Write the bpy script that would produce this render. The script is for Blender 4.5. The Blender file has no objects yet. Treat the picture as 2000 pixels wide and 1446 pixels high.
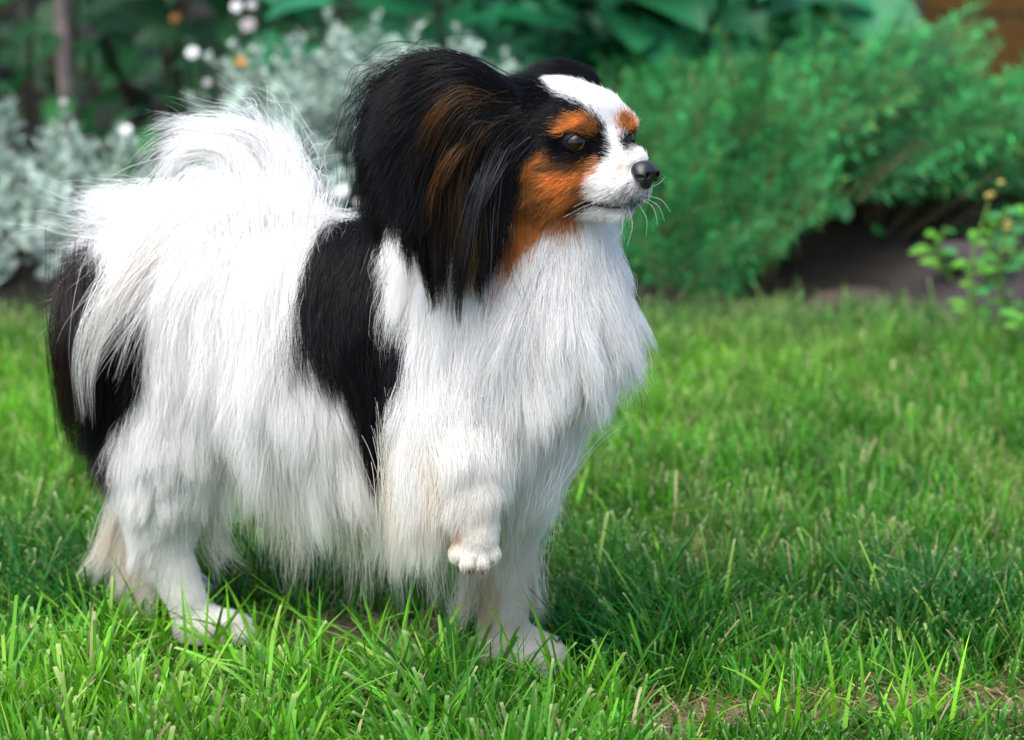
import bpy, bmesh, math, random
import numpy as np
from mathutils import Vector, Matrix, kdtree

rng = np.random.default_rng(7)
random.seed(7)
S = bpy.context.scene
COL = S.collection

# ------------------------------------------------------------------ camera, world, sun, exposure
CAMH, CAMY, PITCH, FPX = 0.52, -1.5, math.radians(12.65), 5000.0
cd = bpy.data.cameras.new('camera')
cam = bpy.data.objects.new('camera', cd)
COL.objects.link(cam)
cam.location = (0, CAMY, CAMH)
cam.rotation_euler = (math.pi / 2 - PITCH, 0, 0)
cd.sensor_width = 36.0
cd.lens = FPX / 2000 * 36
cd.clip_start, cd.clip_end = 0.05, 200
cd.dof.use_dof = True
cd.dof.focus_distance = 1.445
cd.dof.aperture_fstop = 7.6
S.camera = cam

SUN_EL, SUN_AZ = math.radians(62), math.radians(-140)   # azimuth measured from +Y clockwise
W = bpy.data.worlds.new('World')
S.world = W
W.use_nodes = True
nt = W.node_tree
sky = nt.nodes.new('ShaderNodeTexSky')
sky.sky_type = 'NISHITA'
sky.sun_disc = False
sky.sun_elevation = SUN_EL
sky.sun_rotation = SUN_AZ
sky.air_density, sky.dust_density, sky.ozone_density = 1.0, 3.0, 1.0
nt.links.new(sky.outputs[0], nt.nodes['Background'].inputs[0])
nt.nodes['Background'].inputs[1].default_value = 0.15
sd = bpy.data.lights.new('sun', 'SUN')
sun = bpy.data.objects.new('sun', sd)
COL.objects.link(sun)
sd.energy = 2.0
sd.angle = math.radians(60)
sd.color = (1.0, 0.96, 0.9)
sv = Vector((math.sin(SUN_AZ) * math.cos(SUN_EL), math.cos(SUN_AZ) * math.cos(SUN_EL), math.sin(SUN_EL)))
sun.rotation_euler = sv.to_track_quat('Z', 'Y').to_euler()
sun.location = sv * 5
S.view_settings.view_transform = 'Standard'
S.view_settings.look = 'None'
S.view_settings.exposure = 1.2
S.view_settings.gamma = 1.0
S.view_settings.use_curve_mapping = False
S.cycles.max_bounces = 10
S.cycles.diffuse_bounces = 8
S.cycles.transmission_bounces = 8
S.cycles.transparent_max_bounces = 8
S.cycles.use_denoising = True
S.cycles_curves.shape = 'RIBBONS'

# ------------------------------------------------------------------ geometry of the view: pixel (2000 wide) + depth -> world
cp, sp = math.cos(PITCH), math.sin(PITCH)


def P(px, py, Y):
    """world point at depth plane y=Y seen at photo pixel (px,py); works on arrays"""
    u = (np.asarray(px, float) - 1000) / FPX
    v = (723 - np.asarray(py, float)) / FPX
    dy = cp + v * sp
    dz = -sp + v * cp
    t = (np.asarray(Y, float) - CAMY) / dy
    return np.stack(np.broadcast_arrays(u * t, np.asarray(Y, float) + 0 * t, CAMH + dz * t), -1)


def proj(p):
    p = np.asarray(p, float)
    x, y, z = p[..., 0], p[..., 1] - CAMY, p[..., 2] - CAMH
    f = y * cp - z * sp
    w = y * sp + z * cp
    return 1000 + FPX * x / f, 723 - FPX * w / f


def ground_pt(px, py, z=0.0):
    u = (px - 1000) / FPX
    v = (723 - py) / FPX
    dz = -sp + v * cp
    t = (z - CAMH) / dz
    return np.array([u * t, CAMY + (cp + v * sp) * t, z])


def unit(v):
    v = np.asarray(v, float)
    return v / (np.linalg.norm(v, axis=-1, keepdims=True) + 1e-12)


def inpoly(px, py, poly):
    r = np.zeros(np.shape(px), bool)
    n = len(poly)
    for i in range(n):
        x1, y1 = poly[i]
        x2, y2 = poly[(i + 1) % n]
        c = ((y1 > py) != (y2 > py)) & (px < (x2 - x1) * (py - y1) / (y2 - y1 + 1e-9) + x1)
        r ^= c
    return r


# ------------------------------------------------------------------ object helpers
def empty(name, loc=(0, 0, 0), label=None, cat=None, group=None, kind=None, rz=0.0):
    o = bpy.data.objects.new(name, None)
    o.empty_display_size = 0.05
    o.location = loc
    o.rotation_euler = (0, 0, rz)
    COL.objects.link(o)
    tag(o, label, cat, group, kind)
    return o


def tag(o, label=None, cat=None, group=None, kind=None):
    if label: o['label'] = label
    if cat: o['category'] = cat
    if group: o['group'] = group
    if kind: o['kind'] = kind
    return o


def link(name, data, parent=None, loc=None):
    o = bpy.data.objects.new(name, data)
    COL.objects.link(o)
    if parent is not None:
        o.parent = parent
        pl = np.array(parent.location)
        if loc is None and not parent.get('_local'):
            o.location = Vector(-Vector(parent.location))
            q = Matrix.Rotation(-parent.rotation_euler.z, 4, 'Z')
            o.location = q @ o.location
            o.rotation_euler.z = -parent.rotation_euler.z
    if loc is not None:
        o.location = loc
    return o


def mesh_np(name, verts, faces, mat=None, col=None, smooth=True):
    """verts (n,3), faces (m,k) with constant k"""
    verts = np.ascontiguousarray(verts, np.float32)
    faces = np.ascontiguousarray(faces, np.int32)
    m, k = faces.shape
    me = bpy.data.meshes.new(name)
    me.vertices.add(len(verts))
    me.vertices.foreach_set('co', verts.ravel())
    me.loops.add(m * k)
    me.loops.foreach_set('vertex_index', faces.ravel())
    me.polygons.add(m)
    me.polygons.foreach_set('loop_start', np.arange(0, m * k, k, dtype=np.int32))
    me.polygons.foreach_set('use_smooth', np.full(m, smooth))
    me.update(calc_edges=True)
    if col is not None:
        a = me.attributes.new('col', 'FLOAT_COLOR', 'POINT')
        c4 = np.ones((len(verts), 4), np.float32)
        c4[:, :3] = col
        a.data.foreach_set('color', c4.ravel())
    if mat: me.materials.append(mat)
    return me


def hair_np(name, pts, rad, col, mat):
    """pts (N,n,3), rad (N,n), col (N,n,3)"""
    N, n, _ = pts.shape
    hc = bpy.data.hair_curves.new(name)
    hc.add_curves([n] * N)
    hc.attributes['position'].data.foreach_set('vector', np.ascontiguousarray(pts, np.float32).ravel())
    a = hc.attributes.get('radius') or hc.attributes.new('radius', 'FLOAT', 'POINT')
    a.data.foreach_set('value', np.ascontiguousarray(np.broadcast_to(rad, (N, n)), np.float32).ravel())
    c = hc.attributes.new('col', 'FLOAT_COLOR', 'POINT')
    c4 = np.ones((N, n, 4), np.float32)
    c4[..., :3] = col
    c.data.foreach_set('color', c4.ravel())
    hc.materials.append(mat)
    return hc


# ------------------------------------------------------------------ materials
def newmat(name):
    m = bpy.data.materials.new(name)
    m.use_nodes = True
    t = m.node_tree
    b = t.nodes['Principled BSDF']
    return m, t, b


def attr_mat(name, rough=0.5, spec=0.3, transl=0.0, noise=0.0, nscale=60, coat=0.0, sheen=0.0, objvar=0.0):
    m, t, b = newmat(name)
    a = t.nodes.new('ShaderNodeAttribute')
    a.attribute_name = 'col'
    src = a.outputs['Color']
    if noise:
        tc = t.nodes.new('ShaderNodeTexCoord')
        n = t.nodes.new('ShaderNodeTexNoise')
        n.inputs['Scale'].default_value = nscale
        n.inputs['Detail'].default_value = 4
        t.links.new(tc.outputs['Object'], n.inputs['Vector'])
        mr = t.nodes.new('ShaderNodeMapRange')
        mr.inputs[1].default_value, mr.inputs[2].default_value = 0.25, 0.75
        mr.inputs[3].default_value, mr.inputs[4].default_value = 1 - noise, 1 + noise
        t.links.new(n.outputs[0], mr.inputs[0])
        mx = t.nodes.new('ShaderNodeVectorMath')
        mx.operation = 'SCALE'
        t.links.new(src, mx.inputs[0])
        t.links.new(mr.outputs[0], mx.inputs['Scale'])
        src = mx.outputs[0]
    if objvar:
        oi = t.nodes.new('ShaderNodeObjectInfo')
        m2 = t.nodes.new('ShaderNodeMapRange')
        m2.inputs[3].default_value, m2.inputs[4].default_value = 1 - objvar, 1 + objvar
        t.links.new(oi.outputs['Random'], m2.inputs[0])
        x2 = t.nodes.new('ShaderNodeVectorMath')
        x2.operation = 'SCALE'
        t.links.new(src, x2.inputs[0])
        t.links.new(m2.outputs[0], x2.inputs['Scale'])
        src = x2.outputs[0]
    t.links.new(src, b.inputs['Base Color'])
    b.inputs['Roughness'].default_value = rough
    b.inputs['Specular IOR Level'].default_value = spec
    b.inputs['Coat Weight'].default_value = coat
    b.inputs['Coat Roughness'].default_value = 0.06
    b.inputs['Sheen Weight'].default_value = sheen
    if transl:
        tr = t.nodes.new('ShaderNodeBsdfTranslucent')
        t.links.new(src, tr.inputs[0])
        mix = t.nodes.new('ShaderNodeMixShader')
        mix.inputs[0].default_value = transl
        t.links.new(b.outputs[0], mix.inputs[1])
        t.links.new(tr.outputs[0], mix.inputs[2])
        t.links.new(mix.outputs[0], t.nodes['Material Output'].inputs[0])
    return m


def fur_material():
    m = attr_mat('fur', rough=0.38, spec=0.5, transl=0.45)
    t = m.node_tree
    b = t.nodes['Principled BSDF']
    a = next(n for n in t.nodes if n.type == 'ATTRIBUTE')
    bw = t.nodes.new('ShaderNodeRGBToBW')          # dark hair is glossier than the soft white hair
    mr = t.nodes.new('ShaderNodeMapRange')
    mr.inputs[1].default_value, mr.inputs[2].default_value = 0.02, 0.4
    mr.inputs[3].default_value, mr.inputs[4].default_value = 0.42, 0.06
    t.links.new(a.outputs['Color'], bw.inputs[0])
    t.links.new(bw.outputs[0], mr.inputs[0])
    t.links.new(mr.outputs[0], b.inputs['Specular IOR Level'])
    return m


M_fur = fur_material()
M_skin = attr_mat('skin', rough=0.7, spec=0.15)
M_grass = attr_mat('grass', rough=0.5, spec=0.22, transl=0.38)
M_leaf = attr_mat('leaf', rough=0.5, spec=0.3, transl=0.3, noise=0.25, nscale=40, objvar=0.35)
M_silver = attr_mat('silver_leaf', rough=0.75, spec=0.15, transl=0.25, objvar=0.2)
M_petal = attr_mat('petal', rough=0.6, spec=0.2, transl=0.3)
M_wood = attr_mat('bark', rough=0.85, spec=0.15, noise=0.35, nscale=90)
M_eye = attr_mat('eyeball', rough=0.25, spec=0.1, coat=0.55)
M_nose = attr_mat('nose_leather', rough=0.38, spec=0.5, noise=0.3, nscale=900)
M_lid = attr_mat('eyelid', rough=0.6, spec=0.2)


# ground material -----------------------------------------------------------
def ground_material():
    m, t, b = newmat('soil')
    tc = t.nodes.new('ShaderNodeTexCoord')
    n1 = t.nodes.new('ShaderNodeTexNoise'); n1.inputs['Scale'].default_value = 9; n1.inputs['Detail'].default_value = 8
    n2 = t.nodes.new('ShaderNodeTexNoise'); n2.inputs['Scale'].default_value = 160; n2.inputs['Detail'].default_value = 6
    t.links.new(tc.outputs['Object'], n1.inputs['Vector'])
    t.links.new(tc.outputs['Object'], n2.inputs['Vector'])
    a = t.nodes.new('ShaderNodeAttribute'); a.attribute_name = 'col'
    mr = t.nodes.new('ShaderNodeMapRange')
    mr.inputs[1].default_value, mr.inputs[2].default_value = 0.3, 0.7
    mr.inputs[3].default_value, mr.inputs[4].default_value = 0.6, 1.35
    ad = t.nodes.new('ShaderNodeMath'); ad.operation = 'ADD'
    ml = t.nodes.new('ShaderNodeMath'); ml.operation = 'MULTIPLY'; ml.inputs[1].default_value = 0.5
    t.links.new(n1.outputs[0], ad.inputs[0]); t.links.new(n2.outputs[0], ad.inputs[1])
    t.links.new(ad.outputs[0], ml.inputs[0]); t.links.new(ml.outputs[0], mr.inputs[0])
    vm = t.nodes.new('ShaderNodeVectorMath'); vm.operation = 'SCALE'
    t.links.new(a.outputs['Color'], vm.inputs[0]); t.links.new(mr.outputs[0], vm.inputs['Scale'])
    t.links.new(vm.outputs[0], b.inputs['Base Color'])
    b.inputs['Roughness'].default_value = 0.95
    b.inputs['Specular IOR Level'].default_value = 0.1
    bp = t.nodes.new('ShaderNodeBump'); bp.inputs['Strength'].default_value = 0.6; bp.inputs['Distance'].default_value = 0.004
    t.links.new(n2.outputs[0], bp.inputs['Height']); t.links.new(bp.outputs[0], b.inputs['Normal'])
    return m


M_soil = ground_material()

# ================================================================== ground
def gauss(px, py, cx, cy, sx, sy):
    return np.exp(-(((px - cx) / sx) ** 2 + ((py - cy) / sy) ** 2))


def smooth(a, b, x):
    t = np.clip((x - a) / (b - a), 0, 1)
    return t * t * (3 - 2 * t)


def vnoise(x, y, scale, seed):
    r = np.random.default_rng(seed)
    g = r.random((64, 64))
    u = np.asarray(x) / scale + 31.7; v = np.asarray(y) / scale + 17.3
    i = np.floor(u).astype(int); j = np.floor(v).astype(int)
    f = u - i; h = v - j
    f = f * f * (3 - 2 * f); h = h * h * (3 - 2 * h)
    a = g[i % 64, j % 64]; b = g[(i + 1) % 64, j % 64]; c = g[i % 64, (j + 1) % 64]; d = g[(i + 1) % 64, (j + 1) % 64]
    return (a * (1 - f) + b * f) * (1 - h) + (c * (1 - f) + d * f) * h


LAWN_END = 1.015


def edge_y(x):
    return LAWN_END + .05 * np.sin(x * 3.1 + .6) - .28 * smooth(.38, .62, x) + .07 * smooth(-.1, -.4, x)


def height(x, y):
    h = (vnoise(x, y, .30, 3) - .5) * .012 + (vnoise(x, y, .09, 4) - .5) * .006
    near = np.exp(-((np.asarray(x) + .05) ** 2 / .09 + (np.asarray(y)) ** 2 / .05))
    h = h * (1 - near)
    bed = smooth(0, .25, y - edge_y(x))
    return h + bed * (.02 + (vnoise(x, y, .16, 5) - .4) * .07) - .004


def bare(px, py):
    """worn earth showing through the lawn, 0..1"""
    b = 1.3 * gauss(px, py, 690, 1240, 250, 46) + 1.0 * gauss(px, py, 1780, 1380, 330, 38) + .95 * gauss(px, py, 1330, 1400, 170, 42)
    b = b + .45 * gauss(px, py, 1850, 690, 120, 30)
    return np.clip(b, 0, 1)


gx = np.unique(np.concatenate([np.linspace(-60, -3, 14), np.linspace(-3, -1, 20), np.linspace(-1, 1, 170), np.linspace(1, 3, 20), np.linspace(3, 60, 14)]))
gy = np.unique(np.concatenate([np.linspace(-40, -2, 12), np.linspace(-2, -.5, 20), np.linspace(-.5, 2.2, 220), np.linspace(2.2, 5, 30), np.linspace(5, 80, 16)]))
GX, GY = np.meshgrid(gx, gy, indexing='ij')
GZ = np.where((np.abs(GX) < 3) & (GY < 5) & (GY > -2), height(GX, GY), -.004)
gv = np.stack([GX, GY, GZ], -1).reshape(-1, 3)
ii = np.arange(len(gx) * len(gy)).reshape(len(gx), len(gy))
gf = np.stack([ii[:-1, :-1], ii[1:, :-1], ii[1:, 1:], ii[:-1, 1:]], -1).reshape(-1, 4)
gpx, gpy = proj(np.maximum(gv, [-9, -1.2, -9]))
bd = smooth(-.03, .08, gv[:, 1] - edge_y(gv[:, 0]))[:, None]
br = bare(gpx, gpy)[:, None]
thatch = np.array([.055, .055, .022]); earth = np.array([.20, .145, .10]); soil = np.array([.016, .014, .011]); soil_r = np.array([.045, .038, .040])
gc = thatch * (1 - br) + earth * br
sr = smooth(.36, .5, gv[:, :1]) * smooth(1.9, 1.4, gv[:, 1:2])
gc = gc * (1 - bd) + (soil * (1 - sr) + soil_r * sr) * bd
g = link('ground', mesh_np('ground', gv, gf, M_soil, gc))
tag(g, 'lawn soil and dark garden bed earth under the grass and the bushes', kind='structure')


# ================================================================== blades of grass (uncountable: one object per kind)
def blades(root, length, width, lean, leandir, bend, col, tipcol, blunt, seed, rows=5):
    r = np.random.default_rng(seed)
    N = len(root)
    t = np.linspace(0, 1, rows)[None, :]
    if rows == 5: t = np.array([[0, .35, .70, .93, 1.0]])
    dt = np.diff(t)
    ld = np.stack([np.cos(leandir), np.sin(leandir)], 1)
    ang = lean[:, None] + bend[:, None] * t          # angle from vertical along the blade
    ds = length[:, None] * dt
    am = (ang[:, 1:] + ang[:, :-1]) / 2
    hx = np.concatenate([np.zeros((N, 1)), np.cumsum(np.sin(am) * ds, 1)], 1)
    hz = np.concatenate([np.zeros((N, 1)), np.cumsum(np.cos(am) * ds, 1)], 1)
    ctr = np.stack([root[:, :1] + hx * ld[:, :1], root[:, 1:2] + hx * ld[:, 1:], root[:, 2:3] + np.maximum(hz, hx * 0 - .0)], -1)
    tw = leandir + math.pi / 2 + r.normal(0, .7, N)
    sd_ = np.stack([np.cos(tw), np.sin(tw), np.zeros(N)], 1)[:, None, :]
    prof = np.where(blunt[:, None], 1 - .25 * t ** 2, np.clip(1 - t ** 1.8, .04, 1)) * np.minimum(1, .7 + t * 2)
    w = (width[:, None] * prof / 2)[..., None]
    v = np.stack([ctr - sd_ * w, ctr + sd_ * w], 2)       # N,rows,2,3
    fold = (width * .22)[:, None] * np.ones((1, rows))
    v[:, :, 0, 2] += fold * .5
    idx = np.arange(N * rows * 2).reshape(N, rows, 2)
    f = np.stack([idx[:, :-1, 0], idx[:, :-1, 1], idx[:, 1:, 1], idx[:, 1:, 0]], -1).reshape(-1, 4)
    tt = t[..., None]
    tw_ = smooth(.9, 1, tt)
    c = col[:, None, :] * (1 - tw_) + tipcol[:, None, :] * tw_
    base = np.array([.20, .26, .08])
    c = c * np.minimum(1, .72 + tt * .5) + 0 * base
    c = np.repeat(c[:, :, None, :], 2, 2)
    return v.reshape(-1, 3), f, c.reshape(-1, 3)


G_DARK = np.array([.014, .100, .014]); G_MID = np.array([.050, .225, .012]); G_BRT = np.array([.150, .40, .018]); G_YEL = np.array([.26, .42, .060])
G_BLU = np.array([.035, .15, .050]); STRAW = np.array([.46, .40, .22])


def lawn(seed, n_tuft, per, box, keep, lscale=1.0):
    r = np.random.default_rng(seed)
    tx = r.uniform(box[0], box[1], n_tuft); ty = r.uniform(box[2], box[3], n_tuft)
    td = r.uniform(0, 6.283, n_tuft); tl = r.lognormal(0, .22, n_tuft); tc = r.normal(0, 1, n_tuft)
    k = r.poisson(per, n_tuft)
    i = np.repeat(np.arange(n_tuft), k)
    N = len(i)
    off = r.normal(0, .0065, (N, 2))
    x = tx[i] + off[:, 0]; y = ty[i] + off[:, 1]
    px, py = proj(np.stack([x, np.maximum(y, -1.2), 0 * x], 1))
    pb = bare(px, py)
    m = (r.random(N) > pb * .93) & (y < edge_y(x) + r.normal(0, .025, N)) & keep(px, py, x, y, r)
    i, x, y, px, py, off = i[m], x[m], y[m], px[m], py[m], off[m]
    N = len(x)
    # tone and length of the sward; lower-left sunlight is painted into blade colour
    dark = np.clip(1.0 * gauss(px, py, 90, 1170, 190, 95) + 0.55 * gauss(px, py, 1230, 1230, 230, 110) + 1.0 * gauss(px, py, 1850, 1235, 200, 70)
                   + .8 * gauss(px, py, 640, 1150, 330, 60) + .7 * gauss(px, py, 900, 1380, 260, 80) + .5 * gauss(px, py, 1650, 1190, 250, 80) + .45 * gauss(px, py, 1500, 880, 400, 90), 0, 1)  # dark tufts, and darker blades beneath the dog
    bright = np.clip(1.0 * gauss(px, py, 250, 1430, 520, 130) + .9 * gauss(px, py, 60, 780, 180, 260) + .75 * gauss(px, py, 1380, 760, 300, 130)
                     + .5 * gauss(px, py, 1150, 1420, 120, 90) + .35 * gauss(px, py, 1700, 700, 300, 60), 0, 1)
    long = np.clip(.9 * gauss(px, py, 90, 1170, 190, 90) + .8 * gauss(px, py, 1230, 1240, 240, 100) + .8 * gauss(px, py, 1860, 1225, 200, 70)
                   + .45 * gauss(px, py, 500, 1330, 500, 60) + .7 * gauss(px, py, 850, 1400, 300, 60) + .5 * gauss(px, py, 1700, 1440, 400, 40), 0, 1)
    L = (.021 + .030 * long + .004 * smooth(1330, 1420, py)) * tl[i] * r.lognormal(0, .25, N) * lscale
    L = L * (1 - .62 * gauss(px, py, 680, 1265, 300, 80)) * (1 - .4 * gauss(px, py, 1700, 1400, 450, 60)) * (1 - .80 * gauss(px, py, 1065, 1318, 120, 52)) * (1 - .72 * gauss(px, py, 440, 1272, 120, 48))
    L = L * (1 - .45 * smooth(1215, 1250, py) * smooth(1390, 1330, py) * smooth(200, 330, px) * smooth(1260, 1130, px))
    L = np.minimum(L, .075)
    wd = (.0015 + .0010 * smooth(1150, 1350, py) * smooth(1500, 900, px) + .0006 * long) * r.lognormal(0, .22, N)
    out = np.arctan2(off[:, 1], off[:, 0])
    dirn = np.where(r.random(N) < .6, out, td[i]) + r.normal(0, .5, N)
    lean = np.abs(r.normal(.30 + .35 * long, .22, N))
    bend = np.abs(r.normal(.35 + .55 * long, .35, N))
    blunt = r.random(N) < .55 * (1 - long * .7)
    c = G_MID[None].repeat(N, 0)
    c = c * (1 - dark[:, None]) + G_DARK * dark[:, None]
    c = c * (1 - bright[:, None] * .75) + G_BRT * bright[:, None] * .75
    a = r.random(N)
    c[a < .10] = c[a < .10] * .4 + G_YEL * .6
    c[(a > .10) & (a < .22)] = c[(a > .10) & (a < .22)] * .5 + G_BLU * .5
    dry = r.random(N) < .03 + .05 * gauss(px, py, 1450, 760, 320, 90) + .05 * gauss(px, py, 1750, 680, 300, 60) + .05 * gauss(px, py, 1650, 1010, 400, 120)
    c[dry] = STRAW * .8
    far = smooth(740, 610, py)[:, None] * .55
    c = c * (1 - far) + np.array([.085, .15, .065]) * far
    c = c * np.exp(tc[i] * .16 + r.normal(0, .22, N))[:, None]
    tip = c * 1.1
    cut = blunt & (r.random(N) < .6)
    tip[cut] = tip[cut] * .2 + np.array([.46, .48, .26]) * .8
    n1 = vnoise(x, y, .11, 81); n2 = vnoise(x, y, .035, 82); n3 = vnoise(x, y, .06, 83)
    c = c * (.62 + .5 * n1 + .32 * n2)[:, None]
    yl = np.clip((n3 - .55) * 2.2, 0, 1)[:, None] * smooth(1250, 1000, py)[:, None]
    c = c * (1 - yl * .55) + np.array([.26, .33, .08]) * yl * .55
    L = L * (.75 + .5 * vnoise(x, y, .05, 84))
    L = L * (1 - .45 * smooth(1330, 1400, py) * smooth(1180, 1300, px))
    z = height(x, y)
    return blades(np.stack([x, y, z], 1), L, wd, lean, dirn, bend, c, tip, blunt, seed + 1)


def add_blades(name, label, sets):
    vs, fs, cs = [], [], []
    n = 0
    for v, f, c in sets:
        vs.append(v); fs.append(f + n); cs.append(c); n += len(v)
    o = link(name, mesh_np(name, np.concatenate(vs), np.concatenate(fs), M_grass, np.concatenate(cs), smooth=True))
    return tag(o, label, kind='stuff')


def inview(px, py, x, y, r):
    return (px > -250) & (px < 2250) & (y > -.32)


def outview(px, py, x, y, r):
    return ~inview(px, py, x, y, r)


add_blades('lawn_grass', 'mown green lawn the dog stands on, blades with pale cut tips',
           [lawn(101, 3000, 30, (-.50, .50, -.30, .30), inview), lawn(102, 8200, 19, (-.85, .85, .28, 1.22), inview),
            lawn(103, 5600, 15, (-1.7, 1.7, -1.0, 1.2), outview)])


def loose(seed):
    """longer single blades that stand out of the lawn"""
    r = np.random.default_rng(seed)
    spots = [(60, 1150, 90, 50, 170, 0), (120, 1215, 110, 35, 120, 0), (1190, 1260, 110, 45, 190, 0), (1300, 1300, 110, 40, 130, 0), (1850, 1240, 150, 40, 200, 0),
             (420, 1300, 240, 36, 90, 1), (760, 1330, 200, 40, 100, 1), (560, 1275, 260, 14, 26, 1), (1500, 1420, 120, 25, 22, 1), (1750, 1440, 250, 20, 60, 1), (900, 1390, 220, 40, 150, 2), (1120, 1400, 60, 30, 40, 1),
             (250, 1250, 160, 25, 60, 1), (1650, 900, 350, 130, 70, 2), (1250, 950, 120, 120, 40, 1), (600, 1165, 200, 16, 60, 0), (1330, 860, 60, 60, 14, 1)]
    R_, L_, W_, A_, D_, B_, C_ = [], [], [], [], [], [], []
    for cx, cy, sx, sy, n, kind in spots:
        px = r.normal(cx, sx * .6, n); py = r.normal(cy, sy * .6, n)
        for a, b in zip(px, py):
            q = ground_pt(a, min(b, 1600)); q[2] = height(q[0], q[1])
            R_.append(q)
            L_.append(r.uniform(.035, .075)); W_.append(r.uniform(.0022, .0040)); A_.append(abs(r.normal(.45, .3))); D_.append(r.uniform(0, 6.28)); B_.append(abs(r.normal(.7, .4)))
            C_.append([G_DARK * 1.2, G_BRT * .9, G_MID][kind] * r.lognormal(0, .3))
    N = len(R_)
    C_ = np.array(C_)
    return blades(np.array(R_), np.array(L_), np.array(W_), np.array(A_), np.array(D_), np.array(B_), C_, C_ * 1.15, np.zeros(N, bool), seed, rows=7)


add_blades('long_grass', 'longer unmown grass blades in tufts round the paws of the dog', [loose(201)])


def litter(seed, n):
    r = np.random.default_rng(seed)
    px = np.concatenate([r.uniform(-100, 2100, n), r.normal(1750, 300, n // 2), r.normal(680, 170, n // 4), r.normal(1300, 120, n // 5)])
    py = np.concatenate([r.uniform(620, 1500, n), r.normal(1372, 26, n // 2), r.normal(1215, 20, n // 4), r.normal(1390, 24, n // 5)])
    q = np.array([ground_pt(a, max(b, 615)) for a, b in zip(px, py)])
    q[:, 2] = height(q[:, 0], q[:, 1]) + r.uniform(.001, .006, len(q))
    N = len(q)
    c = STRAW * r.lognormal(-.5, .4, (N, 1)) * np.array([1, .9, .8])
    return blades(q, r.uniform(.008, .030, N), r.uniform(.0007, .0018, N), np.full(N, 1.45) + r.normal(0, .12, N), r.uniform(0, 6.28, N), r.normal(0, .25, N), c, c, np.ones(N, bool), seed)


add_blades('dry_clippings', 'straw coloured dry grass clippings lying on the worn earth', [litter(301, 900)])

# one broad pale blade standing alone
def one_blade():
    b = P(np.array([1243, 1290, 1340, 1382]), np.array([1016, 1004, 993, 988]), np.array([.24, .235, .23, .228]))
    c = cr_poly(b, 9)
    w = np.array([.5, .8, 1, 1, 1, .95, .85, .65, .3]) * .0024
    up = np.array([0, -.35, 1.0])
    v = np.concatenate([c - up * w[:, None], c + up * w[:, None] , c + np.array([0, .0012, 0])])
    n = 9
    f = [[i, i + 1, 2 * n + i + 1, 2 * n + i] for i in range(n - 1)] + [[2 * n + i, 2 * n + i + 1, n + i + 1, n + i] for i in range(n - 1)]
    return v, np.array(f)


def cr_poly(c, n):
    c = np.asarray(c, float)
    c = np.concatenate([[2 * c[0] - c[1]], c, [2 * c[-1] - c[-2]]])
    m = len(c) - 3
    t = np.linspace(0, m - 1e-6, n)
    i = t.astype(int); f = (t - i)[:, None]
    a, b, cc, d = c[i], c[i + 1], c[i + 2], c[i + 3]
    return .5 * ((2 * b) + (-a + cc) * f + (2 * a - 5 * b + 4 * cc - d) * f ** 2 + (-a + 3 * b - 3 * cc + d) * f ** 3)


ov, of = one_blade()
ob = link('grass_blade', mesh_np('grass_blade', ov, of, M_grass, np.tile([.20, .36, .05], (len(ov), 1))))
tag(ob, 'broad pale green grass blade leaning sideways alone in the lawn', 'grass blade')

# ================================================================== plants
def tube(path, rad, n=6):
    """tapered tube mesh (verts, quads) along a polyline"""
    p = np.asarray(path, float); m = len(p)
    rad = np.broadcast_to(rad, m)
    d = unit(np.gradient(p, axis=0))
    ref = np.where(np.abs(d[:, 2:]) > .9, np.array([[1.0, 0, 0]]), np.array([[0, 0, 1.0]]))
    s = unit(np.cross(d, ref)); t = np.cross(d, s)
    a = np.linspace(0, 2 * math.pi, n, endpoint=False)
    v = p[:, None] + rad[:, None, None] * (np.cos(a)[None, :, None] * s[:, None] + np.sin(a)[None, :, None] * t[:, None])
    i = np.arange(m * n).reshape(m, n)
    f = np.stack([i[:-1], np.roll(i[:-1], -1, 1), np.roll(i[1:], -1, 1), i[1:]], -1).reshape(-1, 4)
    return v.reshape(-1, 3), f


class MB:
    def __init__(s): s.v, s.f, s.c, s.n = [], [], [], 0
    def add(s, v, f, c):
        v = np.asarray(v, float)
        s.v.append(v); s.f.append(np.asarray(f) + s.n); s.c.append(np.broadcast_to(c, v.shape)); s.n += len(v)
    def mesh(s, name, mat, smooth=True):
        return mesh_np(name, np.concatenate(s.v), np.concatenate(s.f), mat, np.concatenate(s.c), smooth)


def leaf_shape(kind='ovate', cols=5, fold=.18, droop=.25):
    """unit leaf along +X, normal +Z: verts, quads"""
    t = np.linspace(0, 1, cols)
    if kind == 'heart': w = .42 * np.sqrt(np.clip(t * 1.15 + .16, 0, 1)) * np.clip(1 - t ** 2.2, 0, 1) ** .75 + .004
    elif kind == 'ovate': w = .30 * np.sin(math.pi * np.clip(t * .93 + .05, 0, 1)) ** .8 + .004
    elif kind == 'round': w = .46 * np.sqrt(np.clip(1 - (2 * t - 1) ** 2, 0, 1)) + .02
    else: w = .09 * np.sin(math.pi * np.clip(t * .9 + .08, 0, 1)) ** .6 + .003
    mid = np.stack([t, 0 * t, -droop * t ** 2], 1)
    l = mid + np.stack([-.10 * (t < .01) + 0 * t, w, w * fold * 2], 1)
    r = mid + np.stack([-.10 * (t < .01) + 0 * t, -w, w * fold * 2], 1)
    v = np.concatenate([mid, l, r])
    n = cols
    f = [[i, i + 1, n + i + 1, n + i] for i in range(n - 1)] + [[2 * n + i, 2 * n + i + 1, i + 1, i] for i in range(n - 1)]
    return v, np.array(f)


def frame(x, up=(0, 0, 1)):
    x = unit(x); up = np.asarray(up, float)
    y = np.cross(up, x)
    if np.linalg.norm(y) < 1e-4: y = np.array([0, 1.0, 0])
    y = unit(y); z = np.cross(x, y)
    return np.stack([x, y, z], 1)


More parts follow.
